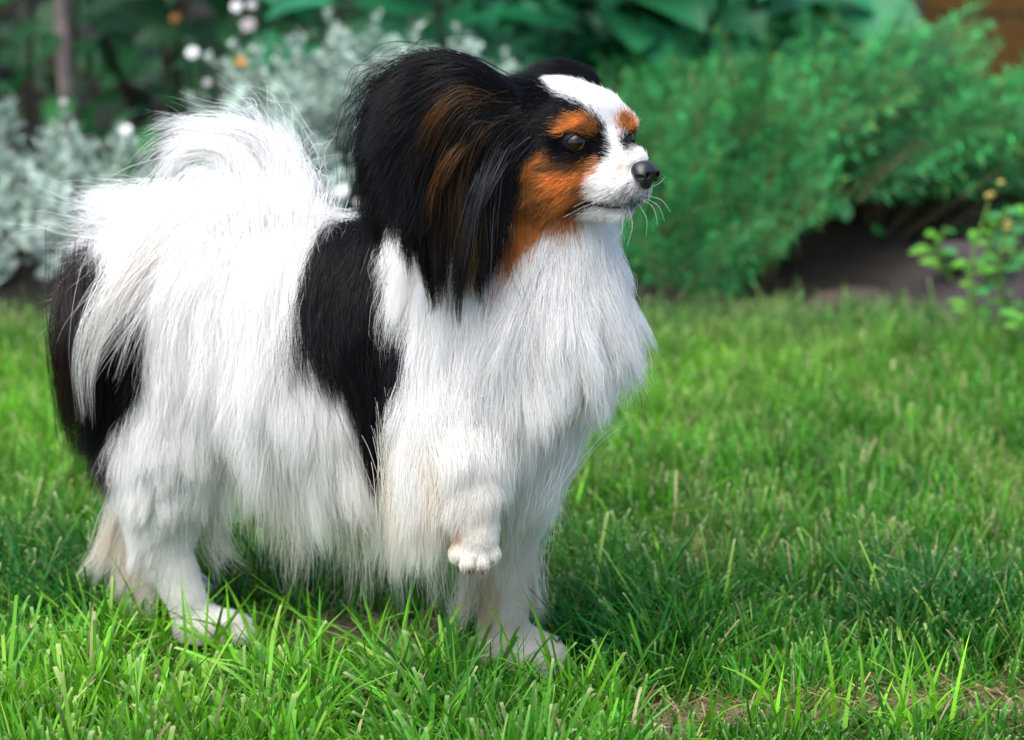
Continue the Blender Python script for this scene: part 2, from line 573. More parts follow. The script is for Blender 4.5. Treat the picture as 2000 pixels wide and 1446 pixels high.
def rot_from(x, up=(0, 0, 1), rollang=0.0):
    R = frame(x, up)
    c, s = math.cos(rollang), math.sin(rollang)
    R = R @ np.array([[1, 0, 0], [0, c, -s], [0, s, c]])
    return Matrix(R.tolist()).to_euler()


def child(name, me, parent, loc, eul, sc=1.0):
    o = bpy.data.objects.new(name, me)
    COL.objects.link(o)
    o.parent = parent
    o.location = Vector(loc) - parent.location
    o.rotation_euler = eul
    o.scale = (sc, sc, sc) if np.isscalar(sc) else sc
    return o


# ---- shared plant pieces
def silver_shoot(seed):
    r = np.random.default_rng(seed); mb = MB()
    L = .115
    path = np.array([[0, 0, 0], [r.normal(0, .006), r.normal(0, .006), L * .4], [r.normal(0, .014), r.normal(0, .014), L * .75], [r.normal(0, .02), r.normal(0, .02), L]])
    path = cr_poly(path, 10)
    v, f = tube(path, np.linspace(.0013, .0007, 10), 5)
    mb.add(v, f, (.24, .30, .24))
    for k in range(44):
        t = r.uniform(.15, 1)
        p = path[int(t * 9)]
        a = k * 2.4 + r.normal(0, .3)
        el = r.uniform(.35, 1.1) if t < .8 else r.uniform(.9, 1.45)
        d = np.array([math.cos(a) * math.cos(el), math.sin(a) * math.cos(el), math.sin(el)])
        R = frame(d)
        s = r.uniform(.011, .023) * (1.1 - .4 * t)
        lc = np.array([.43, .54, .47]) * r.lognormal(0, .18)
        lv, lf = leaf_shape('thin', 4, .1, .2)
        lv = lv * np.array([1, 1.25, 1])
        mb.add(p + (lv * s) @ R.T, lf, lc)
        for sgn in (-1, 1):          # side lobes of the cut leaf
            for tt in (.4, .65):
                dd = unit(R @ np.array([.75, sgn * .65, .1]))
                mb.add(p + R @ np.array([tt, 0, -.2 * tt ** 2]) * s + (lv * s * .42) @ frame(dd).T, lf, lc)
    return mb.mesh('shoot', M_silver)


def feather_branch(seed):
    """flat feathery evergreen spray along +X"""
    r = np.random.default_rng(seed); mb = MB()
    L = .26
    path = cr_poly(np.array([[0, 0, 0], [L * .35, r.normal(0, .008), .012], [L * .7, r.normal(0, .014), .006], [L, r.normal(0, .02), -.012]]), 14)
    v, f = tube(path, np.linspace(.0022, .0006, 14), 5)
    mb.add(v, f, (.14, .12, .05))
    lv, lf = leaf_shape('thin', 3, .15, .1)
    for k in range(26):
        t = .12 + .86 * k / 26 + r.normal(0, .01)
        t = min(max(t, .05), .99)
        p = path[int(t * 13)]
        sgn = 1 if k % 2 else -1
        sl = (.062 * (1 - t * .72) + .012) * r.lognormal(0, .15)
        d = unit(np.array([.78, sgn * .62, r.normal(.12, .22)]))
        q = cr_poly(np.array([p, p + d * sl * .5, p + d * sl + np.array([.006, 0, .002])]), 5)
        tv, tf = tube(q, np.linspace(.0008, .0004, 5), 3)
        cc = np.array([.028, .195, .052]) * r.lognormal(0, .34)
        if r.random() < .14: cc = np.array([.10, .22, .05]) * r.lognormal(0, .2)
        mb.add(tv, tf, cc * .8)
        for j in range(11):
            u = (j + .6) / 11
            pp = q[min(int(u * 4.99), 4)] + (q[min(int(u * 4.99) + 1, 4)] - q[min(int(u * 4.99), 4)]) * (u * 4.99 % 1)
            s2 = 1 if j % 2 else -1
            y = np.cross([0, 0, 1], d)
            dd = unit(d * .75 + y * s2 * .6 + np.array([0, 0, r.normal(.1, .35)]))
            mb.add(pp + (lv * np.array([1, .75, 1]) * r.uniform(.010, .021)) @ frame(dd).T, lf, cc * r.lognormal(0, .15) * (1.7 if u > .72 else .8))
    return mb.mesh('branch', M_leaf)


def leaf_mesh(kind, col, seed, name='leaf'):
    r = np.random.default_rng(seed)
    v, f = leaf_shape(kind, 7, r.uniform(.08, .25), r.uniform(.1, .4))
    v = v + np.array([.22, 0, 0])
    v[:, 2] += np.sin(v[:, 0] * 9 + seed) * .012
    mb = MB()
    c = np.tile(col, (len(v), 1)); c[:7] *= 1.25          # paler midrib
    mb.add(v, f, c)
    tv, tf = tube(np.array([[0, 0, 0], [.12, 0, .02], [.24, 0, .0]]), .012, 4)
    mb.add(tv, tf, np.array(col) * 1.2)
    return mb.mesh(name, M_leaf)


SHOOTS = [silver_shoot(400 + i) for i in range(5)]
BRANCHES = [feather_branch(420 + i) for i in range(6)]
HEART = [leaf_mesh('heart', np.array(c), 440 + i) for i, c in enumerate([(.016, .15, .055), (.02, .19, .075), (.04, .25, .05), (.012, .11, .04)])]
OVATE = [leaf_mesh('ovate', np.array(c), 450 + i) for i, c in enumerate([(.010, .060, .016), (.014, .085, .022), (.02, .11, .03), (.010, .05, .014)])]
SMALL = [leaf_mesh('round', np.array(c), 460 + i) for i, c in enumerate([(.02, .15, .03), (.03, .19, .05), (.02, .13, .05)])]


def silver_bush(cx_, y, half, h, n, seed, label):
    """cx_ world x, y depth; dome of upright shoots"""
    r = np.random.default_rng(seed)
    root = empty('silver_bush', (cx_, y, 0), label, 'silver bush', 'silver leaved bushes behind the lawn')
    mb = MB()
    for k in range(n):
        a = r.uniform(0, 6.283); q = math.sqrt(r.random())
        dx, dy = math.cos(a) * q * half, math.sin(a) * q * half * .7
        top = h * math.sqrt(max(0, 1 - (q * .9) ** 2)) * r.uniform(.55, 1.05)
        d = unit(np.array([dx * 1.3 + r.normal(0, .03), dy * 1.2 + r.normal(0, .03), h * .9]))
        base = np.array([cx_ + dx, y + dy, max(.0, top - .06)])
        child('shoot', SHOOTS[k % 5], root, base, rot_from(np.array([d[0], d[1], d[2]]), (0, 1, 0.01), 0) if False else Vector(d).to_track_quat('Z', 'Y').to_euler(), r.uniform(.65, 1.15))
        if k % 4 == 0:
            g0 = np.array([cx_ + dx * .35, y + dy * .35, .0])
            v, f = tube(cr_poly(np.array([g0, (g0 + base) / 2 + r.normal(0, .01, 3), base + d * .01]), 6), .0018, 4)
            mb.add(v - np.array([cx_, y, 0]), f, (.16, .15, .10))
    o = bpy.data.objects.new('stem', mb.mesh('stem', M_wood)); COL.objects.link(o); o.parent = root
    o['kind'] = 'stuff'
    return root


def px_x(px, Y, z=.1):
    return (px - 1000) / FPX * ((Y - CAMY) * cp + (CAMH - z) * sp)


silver_bush(px_x(50, 1.28), 1.28, .13, .150, 110, 501, 'low silver grey bush at the far left edge of the lawn')
silver_bush(px_x(-330, 1.35), 1.35, .15, .16, 60, 502, 'silver grey bush mostly cut off by the left picture edge')
silver_bush(px_x(690, 1.42), 1.42, .17, .22, 270, 503, 'tall silver grey bush rising behind the back of the dog')
silver_bush(px_x(900, 1.50), 1.50, .10, .205, 60, 504, 'silver grey bush with upright tips behind the black ear')
silver_bush(px_x(330, 1.36), 1.36, .13, .10, 70, 505, 'small low silver bush between the two larger silver bushes')


# ---- feathery evergreen on the right: two bushes
def evergreen(cx_, y, seed, specs, label):
    r = np.random.default_rng(seed)
    root = empty('evergreen_bush', (cx_, y, 0), label, 'evergreen bush', 'feathery evergreen bushes right of the dog')
    mb = MB()
    o0 = np.array([cx_, y, 0])
    for k, (px, py, Y, ax, ay, sc) in enumerate(specs):
        p = P(px, py, Y)
        d = unit(np.array([ax, r.normal(-.15, .25), ay]))
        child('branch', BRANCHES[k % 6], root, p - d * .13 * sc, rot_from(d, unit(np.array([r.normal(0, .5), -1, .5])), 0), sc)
        if k % 3 == 0:
            b = p - d * .13 * sc
            g0 = o0 + np.array([r.normal(0, .03), r.normal(0, .03), .0])
            mid = (g0 + b) / 2 + np.array([0, 0, -.02]) + r.normal(0, .015, 3)
            v, f = tube(cr_poly(np.array([g0, mid, b + d * .02]), 9), np.linspace(.006, .002, 9), 5)
            mb.add(v - o0, f, (.11, .085, .05))
    o = bpy.data.objects.new('stem', mb.mesh('stem', M_wood)); COL.objects.link(o); o.parent = root
    o['kind'] = 'stuff'
    return root


r_ = np.random.default_rng(88)
specs = []
for k in range(290):          # left mass, upright sprays down to the lawn
    px = r_.uniform(1185, 1650); top = np.interp(px, [1185, 1300, 1450, 1650], [215, 190, 165, 150])
    bot = np.interp(px, [1185, 1300, 1440, 1540, 1650], [560, 580, 570, 440, 330])
    py = top + 25 + (bot - top - 25) * r_.random() ** .85
    Y = r_.uniform(1.22, 1.62) - .16 * (py - 200) / 400
    lean = np.interp(px, [1190, 1400, 1640], [.0, .30, .65])
    specs.append((px, py, Y, lean + r_.normal(0, .35), .8 + r_.normal(0, .25), r_.uniform(.30, .60)))
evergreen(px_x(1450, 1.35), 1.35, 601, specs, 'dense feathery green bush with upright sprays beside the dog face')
specs = []
for k in range(260):          # right mass arching over the dark hollow
    px = r_.uniform(1560, 2150); top = np.interp(px, [1560, 1700, 1780, 1850, 1950, 2100], [150, 130, 190, 240, 230, 200])
    bot = np.interp(px, [1560, 1650, 1800, 2100], [320, 320, 330, 350])
    py = r_.uniform(top + 10, bot)
    Y = r_.uniform(1.25, 1.75)
    specs.append((px, py, Y, .85 + r_.normal(0, .25), .50 + r_.normal(0, .25), r_.uniform(.42, .75)))
for px, py in ((1760, 130), (1800, 100), (1840, 75), (1850, 120), (1800, 180), (1900, 250), (1950, 220), (1990, 190), (1820, 150)):
    specs.append((px - 30, py + 20, 1.55, .85, .45, .6))
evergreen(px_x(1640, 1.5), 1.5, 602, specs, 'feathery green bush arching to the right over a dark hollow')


# ---- broad leaved shrubs at the back
def shrub(x0, x1, y0, y1, z0, z1, n, leaves, size, seed, label, name='broadleaf_shrub', nst=7, face=-.5, group='leafy shrubs at the back'):
    r = np.random.default_rng(seed)
    cx_, cy_ = (x0 + x1) / 2, (y0 + y1) / 2
    root = empty(name, (cx_, cy_, 0), label, 'shrub', group)
    mb = MB()
    tops = []
    for k in range(nst):
        b = np.array([cx_ + (x1 - x0) * r.uniform(-.3, .3), cy_ + (y1 - y0) * r.uniform(-.3, .3), -.01])
        t = np.array([r.uniform(x0, x1), r.uniform(y0, y1), r.uniform(z0 + (z1 - z0) * .6, z1)])
        pth = cr_poly(np.array([b, b * .6 + t * .4 + r.normal(0, .03, 3), t]), 10)
        tops.append(pth)
        v, f = tube(pth, np.linspace(.008, .002, 10), 6)
        mb.add(v - np.array([cx_, cy_, 0]), f, (.040, .034, .026))
    o = bpy.data.objects.new('stem', mb.mesh('stem', M_wood)); COL.objects.link(o); o.parent = root
    o['kind'] = 'stuff'
    for k in range(n):
        p = np.array([r.uniform(x0, x1), r.uniform(y0, y1), r.uniform(z0, z1)])
        a = r.uniform(0, 6.283)
        d = unit(np.array([math.cos(a), math.sin(a) * .6 - .25, r.normal(-.15, .35)]))
        child('leaf', leaves[k % len(leaves)], root, p, rot_from(d, unit(np.array([r.normal(0, .35), face + r.normal(0, .35), .8]))), size * r.lognormal(0, .22))
    return root


shrub(-1.15, -.50, 1.75, 2.3, .02, .62, 300, OVATE, .055, 701, 'dark leafy shrub in the shadow at the far left back')
shrub(-.62, -.12, 1.75, 2.3, .02, .60, 300, OVATE, .060, 702, 'dark leafy shrub behind the white flower stems')
shrub(-.30, .12, 1.62, 2.1, .12, .34, 60, HEART[:2] + HEART[3:], .095, 703, 'shrub with large heart shaped leaves above the tall silver bush')
shrub(.0, .16, 1.68, 2.1, .06, .34, 70, HEART[:2] + HEART[3:], .090, 704, 'shrub with large heart shaped leaves behind the far ear')
shrub(.12, .42, 1.70, 2.1, .10, .33, 170, HEART, .090, 705, 'bright green shrub with broad leaves above the feathery bush')
shrub(-.10, .50, 2.2, 2.7, .02, .65, 200, OVATE, .070, 706, 'dark leafy shrub deep behind the heart leaved shrubs')
shrub(.55, 1.30, 1.45, 1.8, .0, .12, 45, SMALL, .022, 707, 'low round leaved plant in the dark hollow under the feathery bush', name='undergrowth_plant', nst=5, group='low plants under the bushes')
shrub(.36, .62, 1.25, 1.5, .0, .10, 22, SMALL, .020, 708, 'sparse round leaved seedlings in the dark hollow by the soil', name='undergrowth_plant', nst=4, group='low plants under the bushes')
shrub(-1.4, 1.5, 2.7, 3.5, .0, .75, 300, OVATE, .13, 709, 'dark wall of foliage far behind all other shrubs', nst=16)

shrub(-2.3, -1.15, 1.5, 2.2, .02, .62, 200, OVATE, .085, 711, 'dark leafy shrub beyond the left picture edge')
shrub(1.2, 2.3, 1.4, 2.1, .02, .5, 200, OVATE, .085, 712, 'dark leafy shrub beyond the right picture edge')
silver_bush(-.95, 1.35, .15, .15, 60, 506, 'silver grey bush beyond the left picture edge')


# ---- woody trunk in the left back
def trunk():
    Y = 1.85
    root = empty('woody_stem', tuple(np.array([px_x(125, Y), Y, 0])), 'bare brown upright woody stem among dark leaves at upper left', 'stem')
    pts = cr_poly(np.array([[px_x(132, Y), Y, -.01], [px_x(128, Y), Y + .01, .25], [px_x(122, Y), Y, .45], [px_x(118, Y), Y, .75]]), 16)
    r = np.random.default_rng(9)
    v, f = tube(pts, np.linspace(.012, .008, 16), 10)
    v = v + r.normal(0, .0006, v.shape)
    link('trunk', mesh_np('trunk', v, f, M_wood, np.tile([.19, .15, .14], (len(v), 1))), root)
    a = pts[8]
    v, f = tube(cr_poly(np.array([a, a + np.array([-.03, -.01, .05]), a + np.array([-.09, -.02, .13])]), 8), np.linspace(.006, .003, 8), 7)
    link('limb', mesh_np('limb', v, f, M_wood, np.tile([.17, .13, .12], (len(v), 1))), root)


trunk()


# ---- white flowers on thin stems
def flower_mesh(col, n, seed):
    r = np.random.default_rng(seed); mb = MB()
    for layer in range(2):
        for k in range(n):
            a = k / n * 6.283 + layer * .3 + r.normal(0, .1)
            el = .25 + layer * .45 + r.normal(0, .12)
            d = np.array([math.cos(a) * math.cos(el), math.sin(a) * math.cos(el), math.sin(el)])
            v, f = leaf_shape('round', 5, .15, .15)
            mb.add((v * (1 - .25 * layer)) @ frame(d).T, f, np.array(col) * r.lognormal(0, .06))
    return mb.mesh('petals', M_petal)


def eye_mesh(col):
    mb = MB()
    v, f = tube(np.array([[0, 0, -.02], [0, 0, .10], [0, 0, .2], [0, 0, .24]]), np.array([.2, .24, .18, .02]), 8)
    mb.add(v, f, col)
    return mb.mesh('centre', M_petal)


FL_W = flower_mesh((.80, .80, .82), 7, 1); FL_P = flower_mesh((.55, .50, .52), 6, 2); FL_O = flower_mesh((.62, .28, .08), 6, 3)
CE_Y = eye_mesh((.45, .35, .10)); CE_B = eye_mesh((.30, .22, .12))


def flower(px, py, Y, size, mesh, cen, label, bpx=None, face=(0, -.8, .6)):
    h = P(px, py, Y)
    bx = px_x(px if bpx is None else bpx, Y + .03, 0)
    root = empty('flower', (bx, Y + .03, 0), label, 'flower', 'flowers on thin stems behind the dog')
    b = np.array([bx, Y + .03, -.005])
    pth = cr_poly(np.array([b, b * .5 + h * .5 + np.array([.012, .01, 0]), h]), 12)
    v, f = tube(pth, np.linspace(.0026, .0015, 12), 5)
    link('stem', mesh_np('stem', v, f, M_leaf, np.tile([.07, .17, .06], (len(v), 1))), root)
    q = Vector(face).to_track_quat('Z', 'Y').to_euler()
    size *= .60
    child('petals', mesh, root, h, q, size)
    child('centre', cen, root, h, q, size)
    r = np.random.default_rng(int(px))
    for t in (3, 5, 7):
        a = r.uniform(0, 6.28)
        child('leaf', LANCE, root, pth[t], rot_from(unit(np.array([math.cos(a), -.3, .8]))), .055)


LANCE = leaf_mesh('thin', np.array((.06, .17, .05)), 470)
flower(376, 104, 1.45, .0135, FL_W, CE_B, 'white flower held highest at the left above the tail', 395)
flower(462, 14, 1.55, .0125, FL_W, CE_B, 'white flower at the top edge on the left of a pair', 500)
flower(492, 10, 1.58, .0105, FL_W, CE_B, 'white flower at the top edge on the right of a pair', 505)
flower(485, 50, 1.55, .0165, FL_P, CE_B, 'faded mauve white flower head just below the pair at the top edge', 510)
flower(455, 86, 1.5, .0075, FL_W, CE_B, 'small round white flower bud below the mauve flower', 480)
flower(494, 95, 1.52, .0065, FL_W, CE_B, 'small white bud beside the orange bloom', 500)
flower(472, 121, 1.5, .0135, FL_O, CE_Y, 'orange withered bloom among white flower stems', 485)
flower(455, 145, 1.5, .0065, FL_W, CE_B, 'tiny white bud under the orange bloom', 470)
flower(405, 162, 1.45, .0085, FL_P, CE_B, 'faded pinkish flower head on a leaning stem', 440)
flower(574, 72, 1.6, .0065, FL_W, CE_B, 'small white bud above the tall silver bush', 570)
flower(538, 115, 1.55, .0065, FL_W, CE_B, 'small white bud at the left top of the tall silver bush', 545)
flower(247, 255, 1.25, .0115, FL_W, CE_B, 'white flower over the low silver bush left of the tail', 255)
flower(124, 200, 1.35, .0075, FL_P, CE_B, 'pinkish bud over the low silver bush at far left', 130)
flower(342, 36, 1.9, .0125, FL_O, CE_Y, 'orange brown bloom on a dark leaf at the top left', 345)
flower(668, 375, 1.05, .0125, FL_W, CE_B, 'white flower low behind the back of the dog', 680)
flower(700, 395, 1.05, .0085, FL_P, CE_B, 'pale pink flower low beside the black ear', 700)


# ---- weeds by the soil on the right
def weed(px, py, Y, hgt, seed, label, lean=(.02, 0), buds=False):
    r = np.random.default_rng(seed)
    b = ground_pt(px, py)
    b[2] = float(height(b[0], b[1])) - .002
    root = empty('weed', tuple(b), label, 'weed', 'weeds by the bare soil on the right')
    top = b + np.array([lean[0], lean[1], hgt])
    pth = cr_poly(np.array([b, (b + top) / 2 + np.array([-.012, 0, 0]), top]), 10)
    v, f = tube(pth, np.linspace(.0028, .0014, 10), 6)
    link('stem', mesh_np('stem', v, f, M_leaf, np.tile([.13, .26, .04], (len(v), 1))), root)
    for k in range(9):
        t = 2 + k * 7 // 9
        a = k * 2.4 + r.normal(0, .3)
        d = unit(np.array([math.cos(a), math.sin(a) * .7 - .2, r.uniform(.05, .5)]))
        child('leaf', WLEAF[k % 3], root, pth[t], rot_from(d, unit(np.array([0, -.5, .9]))), r.uniform(.013, .026))
    if buds:
        for k in range(3):
            q = top + r.normal(0, .008, 3)
            child('bud', CE_Y, root, q, (r.normal(0, .3), r.normal(0, .3), 0), .016)


WLEAF = [leaf_mesh('ovate', np.array(c), 480 + i) for i, c in enumerate([(.06, .24, .02), (.10, .30, .03), (.04, .20, .05)])]
weed(1905, 650, .86, .135, 801, 'tall green weed with yellow buds on the bare soil at right', (.012, .02), True)
weed(1985, 640, .9, .10, 802, 'green weed with yellowish bud at the right edge of the soil', (-.015, 0), True)
weed(1880, 640, .86, .085, 803, 'bent yellow green weed stem leaning right at the lawn corner', (.05, 0))
weed(1940, 600, 1.0, .085, 806, 'leafy young weed between the yellow budded weeds and the arching leaf', (.01, 0))
weed(1860, 585, 1.0, .06, 807, 'small leafy weed at the left end of the bare soil', (-.01, 0))
weed(1990, 590, 1.0, .085, 808, 'tall leafy weed under the arching leaf at the right edge', (.015, 0))
weed(2030, 700, .8, .06, 805, 'bright weed at the right border just above the lawn', (-.01, 0))


def arching_blade():
    Y = 1.02
    root = empty('arching_leaf', tuple(ground_pt(1935, 590)), 'strap shaped blue green leaf arching over at the right edge', 'leaf')
    b = ground_pt(1930, 590)
    pts = np.array([b, P(1932, 510, b[1]), P(1955, 450, b[1] - .01), P(2000, 425, b[1] - .02), P(2060, 450, b[1] - .03)])
    c = cr_poly(pts, 16)
    w = np.linspace(.0062, .002, 16)[:, None]
    d = unit(np.gradient(c, axis=0)); s = np.cross(d, [0, 1, 0]); s = unit(s * .8 + np.array([0, -.5, 0]))
    v = np.concatenate([c - s * w, c + np.array([0, .002, -.001]), c + s * w])
    f = [[i, i + 1, 16 + i + 1, 16 + i] for i in range(15)] + [[16 + i, 16 + i + 1, 32 + i + 1, 32 + i] for i in range(15)]
    link('blade', mesh_np('blade', v, np.array(f), M_leaf, np.tile([.07, .26, .12], (len(v), 1))), root)


arching_blade()


# ---- clods of earth at the edge of the bed
def clod(px, py, size, seed, col, label, up=0.0):
    b = ground_pt(px, py)
    b[2] = float(height(b[0], b[1])) + up
    bm = bmesh.new()
    bmesh.ops.create_icosphere(bm, subdivisions=4, radius=1)
    r = np.random.default_rng(seed)
    v = np.array([x.co[:] for x in bm.verts]); f = np.array([[x.index for x in q.verts] for q in bm.faces]); bm.free()
    n = np.zeros(len(v))
    for k in range(9):
        d = unit(r.normal(0, 1, 3)); n += np.sin(v @ d * r.uniform(2, 7) + r.uniform(0, 6)) * .07
    v = v * (1 + n)[:, None] + r.normal(0, .012, v.shape)
    v = v * np.array(size)
    o = link('clod', mesh_np('clod', v + b, f, M_soil, np.tile(col, (len(v), 1))))
    tag(o, label, 'clod of earth', 'clods of earth along the bed edge')


clod(1660, 606, (.055, .035, .026), 1, (.055, .042, .036), 'large brown clod of earth in front of the dark hollow')
clod(1590, 622, (.035, .02, .012), 2, (.06, .046, .04), 'low flat brown clod left of the large clod')
clod(1720, 612, (.022, .02, .014), 3, (.07, .055, .05), 'small brown clod right of the large clod')
clod(1890, 575, (.04, .03, .020), 4, (.052, .044, .047), 'grey purple lump of soil behind the yellow budded weed')
clod(1985, 580, (.034, .03, .018), 5, (.052, .044, .047), 'grey soil lump at the right edge of the picture')


# ---- brown boards behind, upper right
def board_wall():
    Y = 2.35
    root = empty('wooden_wall', (px_x(2150, Y), Y, 0), 'plain dark brown wooden wall at the upper right behind the bushes', 'wooden wall')
    x0 = px_x(1800, Y)
    for k in range(4):
        bm = bmesh.new()
        bmesh.ops.create_cube(bm, size=1)
        bmesh.ops.scale(bm, vec=(1.7, .025, .197), verts=bm.verts)
        bmesh.ops.bevel(bm, geom=bm.edges[:], offset=.003, segments=2, affect='EDGES')
        bm.verts.index_update()
        me = bpy.data.meshes.new('board'); bm.to_mesh(me); bm.free()
        a = me.attributes.new('col', 'FLOAT_COLOR', 'POINT')
        a.data.foreach_set('color', np.tile([.085, .045, .012, 1], len(me.vertices)).astype(np.float32))
        me.materials.append(M_wood)
        o = link('board', me, root, loc=(0, 0, 0))
        o.parent = root
        o.location = (x0 + .85 - root.location.x, 0, .1 + .2 * k)


board_wall()

# ================================================================== the dog
PX = 0.00031          # metres per photo pixel at the dog
YAW = math.radians(27)


def Ym(px):
    return 0.08 - (px - 250) * (0.125 / 800)


def gz(px, Y, up):    # a point `up` metres above the ground below pixel column px at depth Y
    d = (Y - CAMY) * cp + CAMH * sp
    return np.array([(px - 1000) / FPX * d, Y, up])


def rotz(a):
    c, s = math.cos(a), math.sin(a)
    return np.array([[c, -s, 0], [s, c, 0], [0, 0, 1]])


R_body = rotz(-YAW)                     # columns: along, left, up
HYAW = math.radians(45)
EYE_Y = -0.09
HO = P(1177, 277, EYE_Y)
roll, pit = math.radians(-4), math.radians(0)
Rr = np.array([[1, 0, 0], [0, math.cos(roll), -math.sin(roll)], [0, math.sin(roll), math.cos(roll)]])
R_head = rotz(-HYAW) @ Rr


def H(x, y, z):
    return HO + R_head @ (np.array([x, y, z]) * 0.001)


prims = []     # (group, kind, data, k)


def ell(g, c, r, R=None, k=0.012):
    prims.append((g, 'e', (np.asarray(c, float), np.asarray(r, float), np.eye(3) if R is None else R), k))


def cone(g, a, b, ra, rb, k=0.012):
    prims.append((g, 'c', (np.asarray(a, float), np.asarray(b, float), ra, rb), k))


def hell(c, r, k=0.008, g='head'):
    ell(g, H(*c), np.array(r) * 0.001, R_head, k)


def hcone(a, b, ra, rb, k=0.008, g='head'):
    cone(g, H(*a), H(*b), ra * 0.001, rb * 0.001, k)


# --- trunk
ell('body', P(770, 655, Ym(770)), (.088, .052, .066), R_body, .02)
ell('body', P(980, 650, Ym(980)), (.055, .052, .075), R_body, .02)
ell('body', P(560, 620, Ym(560)), (.075, .045, .060), R_body, .02)
ell('body', P(370, 590, Ym(370)), (.062, .047, .064), R_body, .02)
ell('body', P(1080, 600, -.062), (.038, .036, .056), None, .02)
cone('body', P(965, 570, Ym(965) - .01), H(-38, 4, -8), .050, .035, .02)
# --- tail laid over the rump
cone('tail', P(265, 530, .085), P(310, 450, .075), .013, .016, .015)
cone('tail', P(310, 460, .075), P(400, 440, .06), .016, .018, .01)
cone('tail', P(400, 440, .06), P(520, 450, .04), .018, .016, .01)
# --- hind legs
ell('hind', P(310, 760, Ym(310) - .032), (.040, .024, .062), R_body, .016)
cone('hind', P(335, 850, .035), P(330, 1030, .04), .029, .0145, .012)
cone('hind', gz(333, .04, .062), gz(380, .038, .012), .0130, .0105, .008)
ell('hind', gz(415, .036, .010), (.021, .0135, .0105), None, .008)
ell('hind', gz(462, .030, .008), (.013, .0075, .0075), None, .005)
ell('hind', gz(455, .041, .008), (.013, .0075, .0075), None, .005)
ell('far', P(350, 780, .11), (.036, .022, .055), R_body, .016)
cone('far', P(355, 860, .115), P(330, 1000, .12), .026, .014, .012)
cone('far', gz(330, .12, .058), gz(338, .12, .012), .0135, .011, .008)
ell('far', gz(352, .118, .010), (.019, .014, .0105), None, .008)
# --- standing (left) fore leg
cone('fore', P(1000, 800, -.022), P(990, 1000, -.014), .031, .0175, .014)
cone('fore', P(990, 1000, -.014), gz(982, -.004, .022), .0175, .0130, .012)
ell('fore', gz(1005, -.008, .012), (.020, .016, .012), None, .008)
for px_, y_ in ((1062, -.028), (1078, -.015), (1066, -.001)):
    cone('fore', gz(1020, y_ + .002, .011), gz(px_, y_, .008), .0085, .0082, .005)
# --- raised (right) fore leg
ell('raise', P(900, 760, -.072), (.034, .022, .055), None, .016)
cone('raise', P(885, 830, -.078), P(865, 925, -.075), .024, .016, .012)
cone('raise', P(865, 915, -.075), P(922, 968, -.106), .016, .0115, .010)
cone('raise', P(922, 968, -.106), P(929, 1046, -.110), .0115, .0120, .008)
TOES = ((894, 1082, -.115), (914, 1099, -.119), (938, 1100, -.118), (959, 1082, -.113))
for px_, y_, yy in TOES:
    cone('raise', P(926, 1044, -.111), P(px_, y_, yy), .0070, .0050, .002)
# --- head
hell((-30, 0, 2), (36, 33, 28))
hell((-10, 0, 7), (15, 24, 17))
hcone((-4, 0, -12), (18, 0, -18), 16, 10.5, 6e-3)
hcone((2, 0, 0), (27, 0, -9), 8.5, 5.5, 6e-3)
hcone((6, 7, -20), (22, 4.5, -22.5), 10, 7.5, 4e-3)
hcone((6, -7, -20), (22, -4.5, -22.5), 10, 7.5, 4e-3)
hcone((-8, 0, -29), (18, 0, -33), 11, 5.5, 4e-3)
hell((-20, 20, -16), (23, 17, 21))
hell((-20, -20, -16), (23, 17, 21))
hell((-2, 15, 9), (8, 9, 6), 6e-3)
hell((-2, -15, 9), (8, 9, 6), 6e-3)
# --- ears
a1 = unit(np.array([-.68, -.38, .42])); a3 = np.array([.45, -.85, .05]); a3 = unit(a3 - a1 * (a3 @ a1)); a2 = np.cross(a3, a1)
R_ear = np.stack([a1, a2, a3], 1)
EAR_C = P(886, 222, -.105)
ell('ear', EAR_C, (.038, .031, .0045), R_ear, .006)
cone('ear', H(-34, -26, 22), P(905, 215, -.102), .010, .006, .008)
ell('farear', P(1100, 172, -.045), (.018, .009, .012), None, .006)
cone('farear', H(-36, 20, 20), P(1100, 170, -.045), .009, .008, .008)

GROUPS = ['body', 'tail', 'hind', 'far', 'fore', 'raise', 'head', 'ear', 'farear']


def prim_sdf(pr, p):
    _, kind, d, _k = pr
    if kind == 'e':
        c, r, R = d
        q = (p - c) @ R
        k0 = np.sqrt(((q / r) ** 2).sum(-1))
        k1 = np.sqrt(((q / r ** 2) ** 2).sum(-1)) + 1e-9
        return k0 * (k0 - 1) / k1
    a, b, ra, rb = d
    ba = b - a
    pa = p - a
    h = np.clip(pa @ ba / (ba @ ba), 0, 1)
    return np.linalg.norm(pa - h[..., None] * ba, axis=-1) - (ra + (rb - ra) * h)


def prim_box(pr):
    _, kind, d, k = pr
    if kind == 'e':
        c, r, R = d
        e = np.abs(R) @ r
        return c - e, c + e
    a, b, ra, rb = d
    return np.minimum(a - ra, b - rb), np.maximum(a + ra, b + rb)


